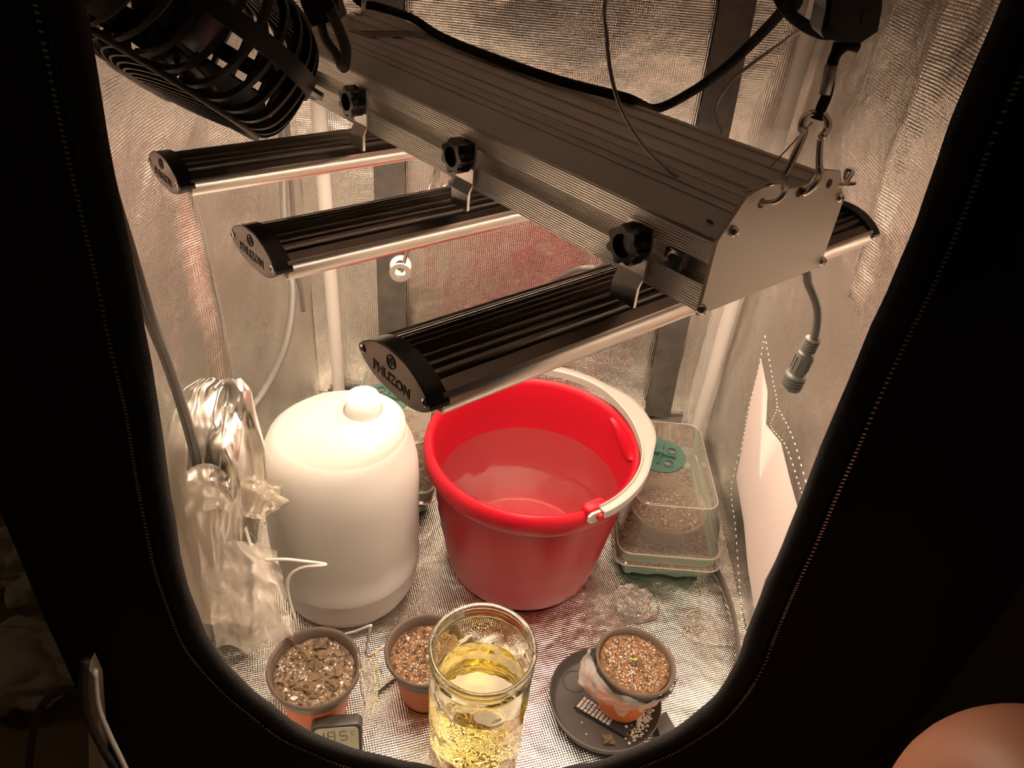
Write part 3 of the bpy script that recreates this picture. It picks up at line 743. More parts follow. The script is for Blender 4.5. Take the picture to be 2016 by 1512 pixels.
blm = mesh('blade', join(bl, mv(bl, 0, 0, -.0016)), 'black_gloss', True)
for i in range(5): put('blade', blm, hub, Matrix.Rotation(2 * PI * i / 5, 4, 'Z'))
# steel end of the yoke at the ring, and the yoke arm back to the pole clamp
inv = FR[FN.name].inverted()
ye = inv @ aty(572, 208, .72); ang = math.atan2(ye.y, ye.x)
yk = []
for a in [ang + .06 - i * .13 for i in range(14)]: yk.append((FRr * 1.245 * math.cos(a), FRr * 1.245 * math.sin(a), -.0635))
yoke = part('yoke', tube(yk, .01, 4, flat=(.010, .002)), 'black_gloss', FN, 30)
part('yoke_end', tube([(FRr * 1.255 * math.cos(a), FRr * 1.255 * math.sin(a), -.0635) for a in (ang - .16, ang - .06, ang + .03, ang + .09)], .01, 4, flat=(.0115, .0026)), 'steel', yoke, 30)
part('clamp_arm', tube([(0, 0, -.136), (-.02, .0, -.17), tuple(inv @ Vector((-.365, .60, 1.06))), tuple(inv @ Vector((-.355, .49, 1.10)))], .009, 10), 'black_plastic', FN, True)
part('clamp', xf(box(.05, .03, .05, (0, 0, 0), .006), inv @ Matrix.Translation((-.350, .478, 1.10))), 'black_plastic', FN)

# ------------------------------------------------------------------ red bucket
BK = thing('bucket', 'red plastic bucket half full of water under the grow light', 'bucket', (.041, .885, 0))
bprof = [(0, .006), (.118, .006), (.123, .0), (.127, .006), (.135, .045), (.147, .12), (.156, .195), (.1585, .212), (.1665, .214), (.1705, .222), (.1715, .238), (.169, .248), (.163, .2515), (.1585, .249), (.1555, .240), (.1525, .195), (.144, .12), (.132, .045), (.123, .014), (.116, .011), (0, .011)]
bprof = [(r * .965, z) for r, z in bprof]
part('shell', lathe(bprof, 96), 'red', BK, 60)
part('water', lathe([(0, .156), (.08, .156), (.1433, .156)], 96), 'water', BK, True)
part('water_line', ringtube(.1437, .0007, 96, 6, .1565), 'water', BK, True)
la = math.radians(-56)
for k in (0, PI):
    A = la + k
    lug = join(box(.020, .036, .022, (.157, 0, .2495), .007, 3), xf(lathe([(0, 0), (.007, 0), (.007, .010), (.0055, .012), (0, .012)], 16), Matrix.Translation((.164, 0, .248)) @ Matrix.Rotation(PI / 2, 4, 'Y')))
    part('lug', xf(lug, Matrix.Rotation(A, 4, 'Z')), 'red', BK, 40)
# pouring lip dent inside the rim
part('pour_lip', xf(sheet(16, 8, lambda u, v: Vector(((.1505 - .006 * math.sin(PI * v)) * math.cos((u - .5) * .7), (.1505 - .006 * math.sin(PI * v)) * math.sin((u - .5) * .7), .242 - .045 * v * math.sin(PI * u)))), Matrix.Rotation(.25, 4, 'Z')), 'red', BK, True)
# handle folded down on the rim, on the side away from the jar: channel section, wider grip in the middle
hr = []; NH = 60
for i in range(NH + 1):
    t = i / NH; a = la + PI * t; g = math.exp(-((t - .42) / .13) ** 4)
    w = .0075 + .0075 * g; rc = .168 - .004 * math.cos(PI * (2 * t - 1)) + .003 * g; lift = .010 * math.sin(PI * t) + .0055
    ro, ri = rc + w, rc - w; z0 = .249 + lift - .004; z1 = z0 + .012
    sec = [(ri, z0), (ri, z1), (ri + .002, z1 + .001), (ri + .003, z1 - .002), (ro - .003, z1 - .002), (ro - .002, z1 + .001), (ro, z1), (ro, z0), (ro - .002, z0), (ro - .003, z1 - .005), (ri + .003, z1 - .005), (ri + .002, z0)]
    hr.append([(r * math.cos(a), r * math.sin(a), z) for r, z in sec])
hd = part('handle', loft(hr, True, True), 'grey_handle', BK, 45)
for k, s in ((0, 1), (PI, -1)):
    A = la + k
    # flat pivot tongue outside the lug
    tg = prism([(-.014, -.009), (.030, -.009), (.030, .009), (-.014, .009), (-.019, .005), (-.019, -.005)], .1665, .1705)
    if s < 0: tg = ([Vector((v[0], -v[1], v[2])) for v in tg[0]], tg[1])
    part('pivot_tongue', xf(mv(tg, 0, 0, .247), Matrix.Rotation(A, 4, 'Z')), 'grey_handle', hd, 40)

# ------------------------------------------------------------------ white bottle
BT = thing('storage_bottle', 'large white plastic bottle with a domed top and stub neck beside the bucket', 'bottle', (-.231, .797, 0))
bprof = [(0, .002), (.084, .002), (.090, 0), (.098, .006), (.106, .024), (.1095, .05), (.110, .0655), (.1115, .067), (.1115, .070), (.110, .0715), (.1108, .12), (.1108, .225), (.109, .255), (.104, .280), (.095, .302), (.0865, .3135), (.0855, .3140), (.0845, .3152), (.070, .3285), (.048, .342), (.032, .348), (.026, .3505)]
bv, bf = lathe(bprof, 72)
def lean(v):
    v = Vector(v); t = max(0, min(1, (v.z - .30) / .05)); v.x += .040 * t * t * (3 - 2 * t) * (1 if v.z > .3 else 0) * .9; return v
part('body', ([lean(v) for v in bv], bf), 'white_plastic', BT, 60)
nk = lathe([(.030, .346), (.0245, .3505), (.0225, .355), (.0225, .368), (.021, .3715), (.017, .372), (.0145, .369), (.012, .3645), (.004, .364), (0, .365)], 40)
part('neck', mv(nk, .036, .004, 0), 'white_plastic', BT, 60)

# ------------------------------------------------------------------ propagators
def propagator(loc, rz, label, w=.168, l=.27, grp='lidded seed propagators'):
    T = thing('propagator', label, 'propagator', loc, Matrix.Rotation(rz, 3, 'Z'), grp)
    # tray with scalloped skirt, local front edge at y=0
    def ring(k, z, wav=0, r=.022):
        P = rrect(w * k, l * k, r, 8); Q = []
        m = len(P)
        for i in range(m):
            (x0, y0), (x1, y1) = P[i], P[(i + 1) % m]
            for s in range(4):
                x = x0 + (x1 - x0) * s / 4; y = y0 + (y1 - y0) * s / 4
                d = math.hypot(x, y); q = 1 + wav * .025 * math.sin((x - y) * 150)
                Q.append((x * q, y * q + l / 2, z + (wav * .004 * (1 + math.sin((x + y) * 120)) if z < .005 else 0)))
        return Q
    tr = part('tray', loft([ring(.82, .0, 1), ring(.84, .006, 1), ring(.885, .044, 1), ring(.92, .053), ring(.97, .055), ring(.975, .068), ring(.955, .070), ring(.93, .060), ring(.92, .046), ring(.84, .012)], True, True), 'green_tray', T, 50)
    part('compost', loft([ring(.915, .030), ring(.915, .046)], True, True), 'soil_dark', tr)
    lid = part('lid', loft([ring(1.03, .048), ring(1.035, .052), ring(1.00, .055), ring(.995, .072), ring(.955, .075), ring(.94, .080), ring(.865, .116), ring(.790, .152), ring(.765, .1575), ring(.74, .1585)], False, True), 'dome', T, 50)
    for z, k, rr in ((.0525, 1.036, .0011), (.0735, .985, .0012), (.1565, .777, .0012)):
        part('moulded_edge', tube(ring(k, z), rr, 5, True, 1, smooth_path=False), 'film_milky', lid, True)
    # round vent with three holes and a cross grip
    V, F = [], []; n_ = 48; R = .041
    holes = [(R * .58 * math.cos(a), R * .58 * math.sin(a)) for a in (.5, .5 + PI / 2, .5 + PI, .5 + 1.5 * PI)]
    bm = bmesh.new()
    gn = 60; grid = {}
    for i in range(gn + 1):
        for j in range(gn + 1):
            x = -R + 2 * R * i / gn; y = -R + 2 * R * j / gn
            grid[i, j] = bm.verts.new((x, y, 0))
    for i in range(gn):
        for j in range(gn):
            x = -R + 2 * R * (i + .5) / gn; y = -R + 2 * R * (j + .5) / gn
            if math.hypot(x, y) > R * .985: continue
            if any(math.hypot(x - hx, y - hy) < .0075 for hx, hy in holes): continue
            bm.faces.new((grid[i, j], grid[i + 1, j], grid[i + 1, j + 1], grid[i, j + 1]))
    bmesh.ops.delete(bm, geom=[v for v in bm.verts if not v.link_faces], context='VERTS')
    bmesh.ops.solidify(bm, geom=bm.faces[:], thickness=.0022)
    bm.verts.index_update(); vf = ([v.co.copy() for v in bm.verts], [tuple(v.index for v in f.verts) for f in bm.faces]); bm.free()
    vy = l * .54; vx = -.016
    vent = part('vent_disc', mv(vf, vx, vy, .1610), 'green_vent', T)
    part('vent_rim', mv(ringtube(R, .0016, 48, 6), vx, vy, .1605), 'green_vent', vent, True)
    for hx, hy in holes: part('hole_rim', mv(ringtube(.0078, .0010, 20, 5), hx + vx, hy + vy, .1622), 'green_vent', vent, True)
    for a in (.5 + PI / 4, .5 - PI / 4): part('vent_grip', mv(xf(box(.052, .003, .004, (0, 0, .0035)), Matrix.Rotation(a, 4, 'Z')), vx, vy, .1605), 'green_vent', vent)
    part('vent_pin', mv(lathe([(0, .008), (.004, .007), (.005, 0)], 16), vx, vy, .163), 'green_vent', vent, 40)
    return T
P1 = propagator((.277, .838, 0), math.radians(1), 'seed propagator with clear lid and green vent, standing under the dark strap')
P2 = propagator((-.196, .925, 0), math.radians(3), 'seed propagator with clear lid and green vent, half hidden behind the white bottle')
# pot of soil inside the lid
def perlite_mesh(R, z, n, seed, smin, smax, hz):
    rnd = random.Random(seed); L = []
    for i in range(n):
        a = rnd.random() * 2 * PI; r = R * math.sqrt(rnd.random()) * .97; s = smin + (smax - smin) * rnd.random() ** 3
        L.append(mv(blob(s, i, .5), r * math.cos(a), r * math.sin(a), z + hz(r * math.cos(a), r * math.sin(a)) + s * .35))
    return join(*L)
def soil_disc(R, z, hz, n=40, rings=16):
    V = [Vector((0, 0, z + hz(0, 0)))]; F = []
    for k in range(1, rings + 1):
        for i in range(n):
            a = 2 * PI * i / n; r = R * k / rings; x, y = r * math.cos(a), r * math.sin(a); V.append(Vector((x, y, z + hz(x, y))))
    for i in range(n): F.append((0, 1 + i, 1 + (i + 1) % n))
    for k in range(rings - 1):
        for i in range(n):
            j = (i + 1) % n; F.append((1 + k * n + i, 1 + (k + 1) * n + i, 1 + (k + 1) * n + j, 1 + k * n + j))
    return V, F
def hz1(x, y): return .003 * nz(x * 60, y * 60, 1) + .003 * nz(x * 140, y * 140, 2)
IP = thing('seed_pot', 'round soil-filled pot inside the clear propagator lid', 'pot', (.279, .930, .0465))
part('wall', lathe([(0, 0), (.045, 0), (.050, .006), (.061, .048), (.0635, .050), (.0635, .053), (.060, .053), (.058, .042), (.048, .008), (0, .006)], 40), 'dome', IP, 40)
part('soil', soil_disc(.057, .038, hz1), 'soil_dark', IP, True)
o = part('perlite', perlite_mesh(.054, .038, 110, 3, .0006, .0022, hz1), 'perlite', IP); o['kind'] = 'stuff'

# ------------------------------------------------------------------ flower pots
def pot(name, label, loc, R, H, sm, seed, npl, soilz, tilt=None, chips=0, big=0, smax=.0022, slope=(0, 0), fill=.93):
    T = thing(name, label, 'flower pot', loc, tilt, 'small orange nursery pots')
    rb = R * .62
    part('pot_wall', lathe([(0, .004), (rb * .9, .003), (rb, 0), (rb * 1.06, .006), (R * .835, H * .76), (R * .825, H * .775), (R * .81, H * .76), (rb, .010), (0, .008)], 48), 'terracotta', T, 50)
    rim = part('rim', lathe([(R * .85, H * .80), (R * .90, H * .81), (R * .93, H * .90), (R * .975, H * .925), (R, H * .955), (R * .99, H * .985), (R * .965, H), (R * .93, H * .99), (R * .905, H * .95), (R * .875, H * .90), (R * .855, H * .70), (R * .84, H * .70), (R * .85, H * .80)], 64), 'pot_brown', T, 60)
    def hz(x, y): return .0035 * nz(x * 55 + seed, y * 55, 1) + .0035 * nz(x * 130, y * 130 + seed, 2) + .0018 * nz(x * 300, y * 300, seed) + slope[0] * x + slope[1] * y
    Rs = R * .858
    part('soil', soil_disc(Rs, soilz, hz, 56, 26), sm, T, True)
    o = part('perlite', perlite_mesh(Rs * .94, soilz, npl, seed, .0005, smax, hz), 'perlite', T); o['kind'] = 'stuff'
    rnd = random.Random(seed + 5)
    for i in range(chips):
        a = rnd.random() * 2 * PI; r = Rs * .85 * math.sqrt(rnd.random()); x, y = r * math.cos(a), r * math.sin(a); s = .004 + .005 * rnd.random()
        c = xf(blob(s, i * 3.1 + seed, .9, 2), Matrix.Diagonal((1.3, .8, .55, 1)))
        part('bark_chip', mv(xf(c, Matrix.Rotation(rnd.random() * 6, 4, 'Z')), x, y, soilz + hz(x, y) + s * .15), 'bark', T)
    for i in range(big):
        a = rnd.random() * 2 * PI; r = Rs * .85 * math.sqrt(rnd.random()); x, y = r * math.cos(a), r * math.sin(a)
        part('perlite_lump', mv(blob(.0024 + .0012 * rnd.random(), i * 7.7, .7, 2), x, y, soilz + hz(x, y) + .001), 'perlite', T)
    return T, hz
pt1, hz_ = pot('flower_pot', 'orange pot with lumpy dark soil and bark, beside the digital gauge', (-.224, .574, 0), .0605, .100, 'soil_dark', 11, 420, .083, Matrix.Rotation(math.radians(2), 3, 'Y'), 16, 5, .0018)
pt2, hz2 = pot('flower_pot', 'orange pot of fine red-brown soil half hidden behind the glass jar', (-.080, .617, 0), .0575, .096, 'soil_brown', 23, 620, .078, None, 2, 1, .0013)
pt3, hz3 = pot('flower_pot', 'orange pot brimming with speckled soil and wrapped in film, standing in the saucer', (.1935, .6215, .0105), .0555, .092, 'soil_brown', 37, 700, .083, rot3(0, math.radians(5), math.radians(-3)), 0, 0, .0013)
# seedlings
def seedling(parent, x, y, z, h):
    st_ = part('seedling_stem', tube([(x, y, z), (x + .001, y, z + h * .5), (x + .002, y - .001, z + h)], .0006, 6), 'leaf', parent, True)
    for s in (-1, 1):
        lf = sheet(4, 4, lambda u, v: Vector((x + .002 + s * .0065 * u, y - .001 + (v - .5) * .004 * math.sin(PI * min(.999, u + .05)), z + h + .002 * u - .001 * u * u)))
        part('seed_leaf', join(lf, mv(lf, 0, 0, -.0004)), 'leaf', st_, True)
seedling(pt2, .004, -.008, .081, .010)
seedling(pt3, -.006, .002, .086, .004)
# black band and crumpled film round the pot in the saucer
part('rubber_band', mv(ringtube(.0515, .0019, 56, 8), 0, 0, .069), 'black_plastic', pt3, True)
def f_wrap(u, v):
    a = math.radians(165 + 185 * u); t = v
    flare = .004 + .018 * math.exp(-((u - .17) / .2) ** 2) * math.sin(PI * min(1, t * 1.1))
    r = .054 - .012 * t + flare + .006 * nz(u * 9, t * 5, 3) + .004 * abs(nz(u * 22, t * 12, 9))
    z = .085 - (.030 + .030 * abs(nz(u * 5 + 3, 0, 1)) + .028 * math.exp(-((u - .2) / .22) ** 2)) * t
    return Vector((r * math.cos(a), r * math.sin(a), z))
part('film_wrap', sheet(80, 26, f_wrap), 'film', pt3, True)

# ------------------------------------------------------------------ saucer, card, crumbs
SC = thing('saucer', 'round dark grey plastic saucer under the film-wrapped pot', 'saucer', (.171, .618, 0))
part('dish', lathe([(0, .0025), (.066, .0025), (.070, 0), (.0735, .003), (.0785, .020), (.0790, .0215), (.0775, .022), (.0760, .0205), (.0712, .0065), (.067, .0045), (0, .0045)], 80), 'saucer', SC, 50)
part('moulded_ring', mv(ringtube(.017, .0009, 28, 6), -.040, .030, .0052), 'saucer', SC, True)
def atzs(px, py, z): return atz(px, py, z)
cpx = [(1130, 1392), (1148, 1370), (1252, 1428), (1232, 1452)]
cpt = [atz(a, b, .0075) for a, b in cpx]
CD = thing('printed_card', 'black card printed with rows of white text lying in the saucer', 'card', tuple(sum(cpt, Vector()) / 4))
def slab(pts, z0, z1):
    n_ = len(pts); V = [Vector((p.x, p.y, z0)) for p in pts] + [Vector((p.x, p.y, z1)) for p in pts]
    return V, [tuple(range(n_ - 1, -1, -1)), tuple(range(n_, 2 * n_))] + [(i, (i + 1) % n_, (i + 1) % n_ + n_, i + n_) for i in range(n_)]
part('card_sheet', slab(cpt, .0062, .0090), 'card', CD, world=True)
part('card_edge', slab([cpt[0] + Vector((.002, -.004, 0)), cpt[0] + Vector((.004, -.001, 0)), cpt[3] + Vector((.002, .002, 0)), cpt[3] + Vector((0, -.001, 0))], .0048, .0062), 'ink', CD, world=True)
# rows of printed characters: short strokes in five lines across the card
rnd = random.Random(4); PR = []
o_ = cpt[0]; eu = (cpt[3] - cpt[0]); ev = (cpt[1] - cpt[0])
for row in range(9):
    for ch in range(4):
        if ch == 3 and row > 5: continue
        c = o_ + eu * (.04 + .072 * row) + ev * (.20 + .20 * ch); c.z = .0090
        for s in range(2):
            w = ev.normalized() * (.0022 + .0012 * rnd.random()); h = eu.normalized() * (.0014)
            q = c + eu.normalized() * (s * .0022)
            PR.append(slab([q - w - h * .5, q + w - h * .5, q + w + h * .5, q - w + h * .5], .0090, .0093))
po = part('printed_text', join(*PR), 'print', CD, world=True); po['kind'] = 'stuff'
crm = []
rnd = random.Random(9)
for i in range(170):
    px = 1262 + rnd.gauss(0, 13); py = 1425 + rnd.gauss(0, 13) - (px - 1262) * .9; p = atz(px, py, .006)
    if (p - Vector((.171, .618, .006))).length > .069: continue
    s = .0007 + .0016 * rnd.random(); crm.append(mv(blob(s, i, .5), p.x, p.y, .0048 + s * .6 + .004 * rnd.random()))
for px, py in ((1145, 1423), (1154, 1446), (1231, 1424), (1237, 1447)):
    p = atz(px, py, .005); crm.append(mv(blob(.0013, px, .4), p.x, p.y, .0055))
solo('perlite_crumbs', join(*crm), 'perlite', 'spilled white perlite and soil crumbs in the saucer', 'crumbs', kind='stuff')
p = atz(1198, 1457, .006)
solo('soil_clump', mv(xf(blob(.008, 3, .9, 2), Matrix.Diagonal((1.1, .9, .6, 1))), p.x, p.y, .0085), 'bark', 'small brown soil clump on the saucer floor', 'soil clump')
# dark flat block poking out beside the saucer
bl_ = [atz(a, b, .012) for a, b in ((1289, 1418), (1311, 1400), (1345, 1462), (1312, 1480))]
bx_ = slab(bl_, 0.0005, .012)
solo('dark_block', bx_, 'grey_box', 'flat dark grey block lying beside the saucer', 'block')

# ------------------------------------------------------------------ digital gauge
g0 = atz(650, 1490, 0.0)
gq = rot3(math.radians(10), 0, math.radians(-16))
GD = thing('digital_gauge', 'small grey digital thermometer with liquid crystal display beside the orange pot', 'thermometer', (-.1790, .504, .003), gq)
W_, H_, D_ = .064, .058, .020
bodyp = rrect(W_, H_, .008, 6)
def ry(k, y, dz=0): return [(a * k, y, b * k + H_ / 2) for a, b in bodyp]
part('case', loft([ry(.9, D_), ry(.98, D_ - .002), ry(1, D_ - .004), ry(1, .004), ry(.985, .001), ry(.95, 0)], True, True), 'grey_box', GD, 40)
part('bezel', loft([ry(.955, -.0004), ry(.87, -.0004), ry(.86, -.0001)], False, False), 'bezel', GD)
lc = part('display', loft([ry(.865, -.0006), ry(.86, -.0009)], True, True), 'lcd', GD)
SEG = {'1': 'bc', '8': 'abcdefg', '5': 'afgcd', 'C': 'afed'}
def digit(ch, x, z, w, h, t):
    L = []; P_ = {'a': (0, h / 2, w, t), 'g': (0, 0, w, t), 'd': (0, -h / 2, w, t), 'b': (w / 2, h / 4, t, h / 2), 'c': (w / 2, -h / 4, t, h / 2), 'f': (-w / 2, h / 4, t, h / 2), 'e': (-w / 2, -h / 4, t, h / 2)}
    for s in SEG[ch]:
        dx, dz, sx, sz = P_[s]; L.append(box(sx * .9, .0003, sz * .9, (x + dx, -.0011, z + dz)))
    return join(*L)
for ch, x in (('1', -.020), ('8', -.0065), ('5', .0085)): part('digit', digit(ch, x, .0405, .0085, .0145, .0018), 'lcd_ink', lc)
part('digit', digit('C', .0205, .044, .0035, .0055, .0008), 'lcd_ink', lc)

# ------------------------------------------------------------------ glass jar
JR, JH = .0625, .262
JR_Z = JH
JT = thing('glass_jar', 'tall rippled glass jar of yellow liquid standing before the red bucket', 'jar', (-.0045, .513, 0))
nj = 120; rows = 70
def rip(a, z):
    s = 2.2 * nz(math.cos(a) * 3.0 + 4, math.sin(a) * 3.0, z * 26) + 1.2 * nz(math.cos(a) * 8, math.sin(a) * 8 + 2, z * 45 + 5)
    return s
V, F = [], []
def env(z): return min(1, max(0, (z - .01) / .02)) * min(1, max(0, (JH - .040 - z) / .02))
outer_p = []
for j in range(rows + 1):
    z = JH * .905 * j / rows
    r = JR * (.90 + .055 * (z / JH)) if z > .012 else JR * (.82 + .08 * (z / .012))
    outer_p.append((r, z))
thr = [(JR * .955, JH * .915), (JR * .915, JH * .925), (JR * .925, JH * .935), (JR * .95, JH * .94), (JR * .925, JH * .948), (JR * .925, JH * .956), (JR * .95, JH * .962), (JR * .93, JH * .970), (JR * .935, JH * .978), (JR * .965, JH * .984), (JR * .97, JH * .993), (JR * .95, JH), (JR * .90, JH * .999), (JR * .875, JH * .99), (JR * .870, JH * .97)]
inn = []
for j in range(30):
    z = JH * .95 - (JH * .95 - .010) * j / 29; r = JR * (.835 + .055 * (z / JH)) if z > .02 else JR * (.75 + .08 * (z / .02)); inn.append((r, z))
prof = [(0, .004), (JR * .6, .003), (JR * .75, 0)] + outer_p[1:] + thr + inn + [(0, .010)]
jv, jf = lathe(prof, nj)
jv2 = []
for v in jv:
    v = Vector(v); r = math.hypot(v.x, v.y)
    if r > JR * .8 and env(v.z) > 0 and r > JR * (.875 + .055 * (v.z / JH)):
        a = math.atan2(v.y, v.x); k = 1 + .012 * rip(a + v.z * 7, v.z) * env(v.z); v.x *= k; v.y *= k
    jv2.append(v)
part('glass_wall', (jv2, jf), 'glass', JT, True)
LQ = JH * .73
lq = [(0, .0098)] + [(JR * (.75 + .08 * (z / .02)) - .0002, z) for z in (.0098, .019)] + [(JR * (.835 + .055 * (z / JH)) + .0003, z) for z in [.02 + (LQ - .02) * i / 20 for i in range(21)]]
lq += [(JR * .80, LQ - .0008), (0, LQ - .001)]
part('yellow_liquid', lathe(lq, 96), 'liquid', JT, 60)

# ------------------------------------------------------------------ foil pouch with cables, films, cords
FB = thing('foil_pouch', 'crumpled silver foil pouch leaning on the side wall with cables running in', 'pouch', (-.345, .69, 0))
def interp(tab, v):
    for (a, x), (b, y) in zip(tab, tab[1:]):
        if v <= b: return x + (y - x) * (v - a) / (b - a)
    return tab[-1][1]
FPY = [(0, 1228), (.2, 1110), (.35, 1040), (.5, 960), (.65, 885), (.8, 815), (.92, 765), (1, 744)]
FPL = [(0, 392), (.2, 375), (.35, 352), (.5, 334), (.65, 326), (.8, 340), (.92, 362), (1, 396)]
FPR = [(0, 500), (.2, 500), (.35, 508), (.5, 526), (.65, 524), (.8, 505), (.92, 494), (1, 474)]
def f_foil(u, v, side=-1):
    px = interp(FPL, v) + (interp(FPR, v) - interp(FPL, v)) * u; py = interp(FPY, v) + 10 * nz(u * 3, v * 2, 6)
    fat = math.sin(PI * u) ** .6 * (.034 if v < .75 else .034 - .10 * (v - .75))
    fold = .030 * nz(u * 2.6 + v * 1.5, v * 1.6 + side, 2) + .024 * (ridge(u * 2.6 + v * .8, v * 1.7, 5 + side) - .35) + .010 * abs(nz(u * 5 - v * 3, v * 3, 8)) + .003 * nz(u * 12, v * 12, 3)
    k = min(1, u * 7) * min(1, (1 - u) * 7)
    y = .705 + side * fat * 1.0 + fold * k * (1 if side < 0 else .5) - .02 * (1 - v) 
    p = aty(px, py, y); p.z = max(p.z, .002); return p
vf = join(sheet(60, 80, f_foil), sheet(40, 50, lambda u, v: f_foil(u, v, 1)))
part('pouch_skin', vf, 'foil', FB, True, world=True)
def f_cuff(u, v):   # torn cuff of foil folded forward round the cable mouth
    px = 352 + 96 * u + 14 * v - 8 * math.sin(PI * u) * v; py = 938 - 26 * math.sin(PI * u * .9) + (96 - 30 * abs(u - .45)) * v
    return aty(px, py, .652 - .016 * math.sin(PI * u) - .010 * math.sin(PI * v) + .008 * nz(u * 4, v * 3, 9) + .006 * (ridge(u * 3, v * 3, 4) - .3))
part('folded_cuff', sheet(36, 30, f_cuff), 'foil', FB, True, world=True)
def f_fin(u, v):    # standing pleat between the two cables
    return aty(436 - 8 * u + (26 - 14 * v) * u * (1 - v), 800 + 140 * v, .660 - .022 * math.sin(PI * min(1, u)) + .004 * nz(u * 3, v * 8, 2))
part('pleat', sheet(10, 30, f_fin), 'foil', FB, True, world=True)
# cables
solo('grey_cable', tube([aty(545, -20, 1.12), aty(553, 180, 1.08), aty(556, 300, 1.05), aty(562, 480, 1.0), aty(576, 575, .96), aty(562, 680, .91), aty(520, 770, .86), aty(465, 840, .80), aty(436, 882, .765), aty(428, 905, .755)], .0052, 10), 'cable_grey', 'thick grey cable curving down the side wall into the foil pouch', 'cable', smooth=True)
solo('grey_cable', tube([aty(563, -20, 1.14), aty(565, 220, 1.12), aty(577, 420, 1.10), aty(580, 520, 1.09), aty(592, 570, 1.09), aty(597, 612, 1.09)], .0036, 10), 'cable_grey', 'thin dark cable with a loose cut end hanging by the corner pole', 'cable', smooth=True)
TW = thing('twin_cable', 'twin grey lead running down from the zip side into the foil pouch', 'cable', aty(391, 948, .66))
for k in (0, 1):
    part('conductor', tube([aty(215 + 9 * k, 380, .50), aty(252 + 9 * k, 500, .51), aty(290 + 9 * k, 625, .53), aty(322 + 9 * k, 705, .56), aty(354 + 9 * k, 800, .60), aty(376 + 9 * k, 880, .635), aty(391 + 6 * k, 955, .668)], .0036, 10), 'cable_grey' if k else 'cable_dark', TW, True, world=True)
# yellowed film knot
def crumple(cx, R, seed, k, nu=56, nv=32, vert=(1, 1, 1)):
    def f(u, v):
        a = 2 * PI * u; b = PI * (v - .5); d = Vector((math.cos(b) * math.cos(a), math.cos(b) * math.sin(a), math.sin(b)))
        r = 1 + k * nz(d.x * 1.4 + seed, d.y * 1.4, d.z * 1.4) + k * .8 * (ridge(d.x * 1.8 + seed, d.y * 1.8, d.z * 1.8) - .3) + k * .25 * nz(d.x * 6, d.y * 6 + seed, d.z * 6)
        return Vector(cx) + Vector((d.x * R[0], d.y * R[1], d.z * R[2])) * r
    return sheet(nu, nv, f)
kc = aty(488, 975, .675)
KT = thing('film_knot', 'yellowed clear film knotted over the end of a white cord, against the foil pouch', 'plastic film', kc)
part('crumpled_film', crumple(kc, (.040, .020, .032), 2.0, .40), 'film_yellow', KT, True, world=True)
def f_wing(u, v):
    p = aty(490 + 66 * u, 955 + 36 * v - 18 * u * (1 - v) + 6 * math.sin(u * 9 + v * 4), .665 - .02 * u + .008 * nz(u * 5, v * 5, 1)); return p
part('film_wing', sheet(20, 12, f_wing), 'film_yellow', KT, True, world=True)
rnd = random.Random(3)
for i in range(8):
    x0 = 480 + rnd.random() * 40; P_ = [aty(485 + i * 3, 1010, .672), aty(x0, 1040, .668), aty(x0 + rnd.uniform(-12, 14), 1062, .664), aty(x0 + rnd.uniform(-8, 22), 1078, .660)]
    part('film_strand', tube(P_, .0007, 5), 'film_yellow', KT, True, world=True)
# milky bag lying below
def f_bag(u, v):
    px = 395 + 30 * v + (150 + 10 * v) * u; py = 1085 + (190 + 30 * nz(u * 4, 5, 1)) * v - 20 * math.sin(PI * u) * (1 - v)
    y = .665 - .055 * v - .035 * math.sin(PI * u) * math.sin(PI * min(1, v + .15)) + .022 * nz(u * 4 + 1, v * 5, 3) + .010 * (ridge(u * 4, v * 3.2, 4) - .3) + .003 * nz(u * 12, v * 8, 3)
    p = aty(px + 8 * nz(v * 6, u, 2), py, y); p.z = max(.004, p.z); p.x = max(-.41, p.x); return p
bg = sheet(60, 60, f_bag)
solo('plastic_bag', join(bg), 'film_milky', 'milky clear plastic bag slumped below the foil pouch beside the bottle', 'plastic bag', smooth=True)
# white cords
solo('white_cable', tube([aty(478, 1020, .665), aty(490, 1062, .655), aty(500, 1088, .648), aty(520, 1101, .645), aty(560, 1101, .645), aty(600, 1105, .648), aty(638, 1110, .65), aty(636, 1113, .648), aty(600, 1116, .646), aty(573, 1130, .645), aty(566, 1155, .643), aty(572, 1190, .640), aty(582, 1225, .635), aty(584, 1262, .632), atz(588, 1275, .004)], .0020, 8), 'cable_white', 'thin white cord hanging from the film knot before the white bottle', 'cord', smooth=True)
solo('white_cable', tube([atz(600, 1290, .004), aty(640, 1265, .655), aty(672, 1251, .650), aty(700, 1243, .648), aty(728, 1232, .646), aty(729, 1236, .645), aty(724, 1262, .643), aty(722, 1290, .640), atz(735, 1285, .004), atz(775, 1262, .004), atz(800, 1256, .004)], .0020, 8), 'cable_white', 'short white cord with a bent end between the orange pots and the bottle', 'cord', smooth=True)
solo('grey_cable', tube([atz(740, 1368, .003), atz(760, 1350, .003), atz(785, 1332, .003)], .0016, 6), 'cable_grey', 'thin grey cord on the groundsheet between the two orange pots', 'cord', smooth=True)
# film sleeve beside the dark-soil pot
def f_fs(u, v):
    px = 704 + 10 * v + 6 * nz(v * 4, 0, 2) + (44 - 14 * v * v + 9 * nz(v * 5, 3, 1)) * u; py = 1285 + 14 * math.sin(u * 4) + (118 - 26 * abs(u - .4)) * v
    return aty(px, py, .538 - .008 * math.sin(PI * u) + .003 * nz(u * 5, v * 2, 2) - .02 * v)
solo('film_sleeve', sheet(20, 40, f_fs), 'film_clear', 'clear plastic film hanging beside the pot of lumpy soil', 'plastic film', smooth=True)
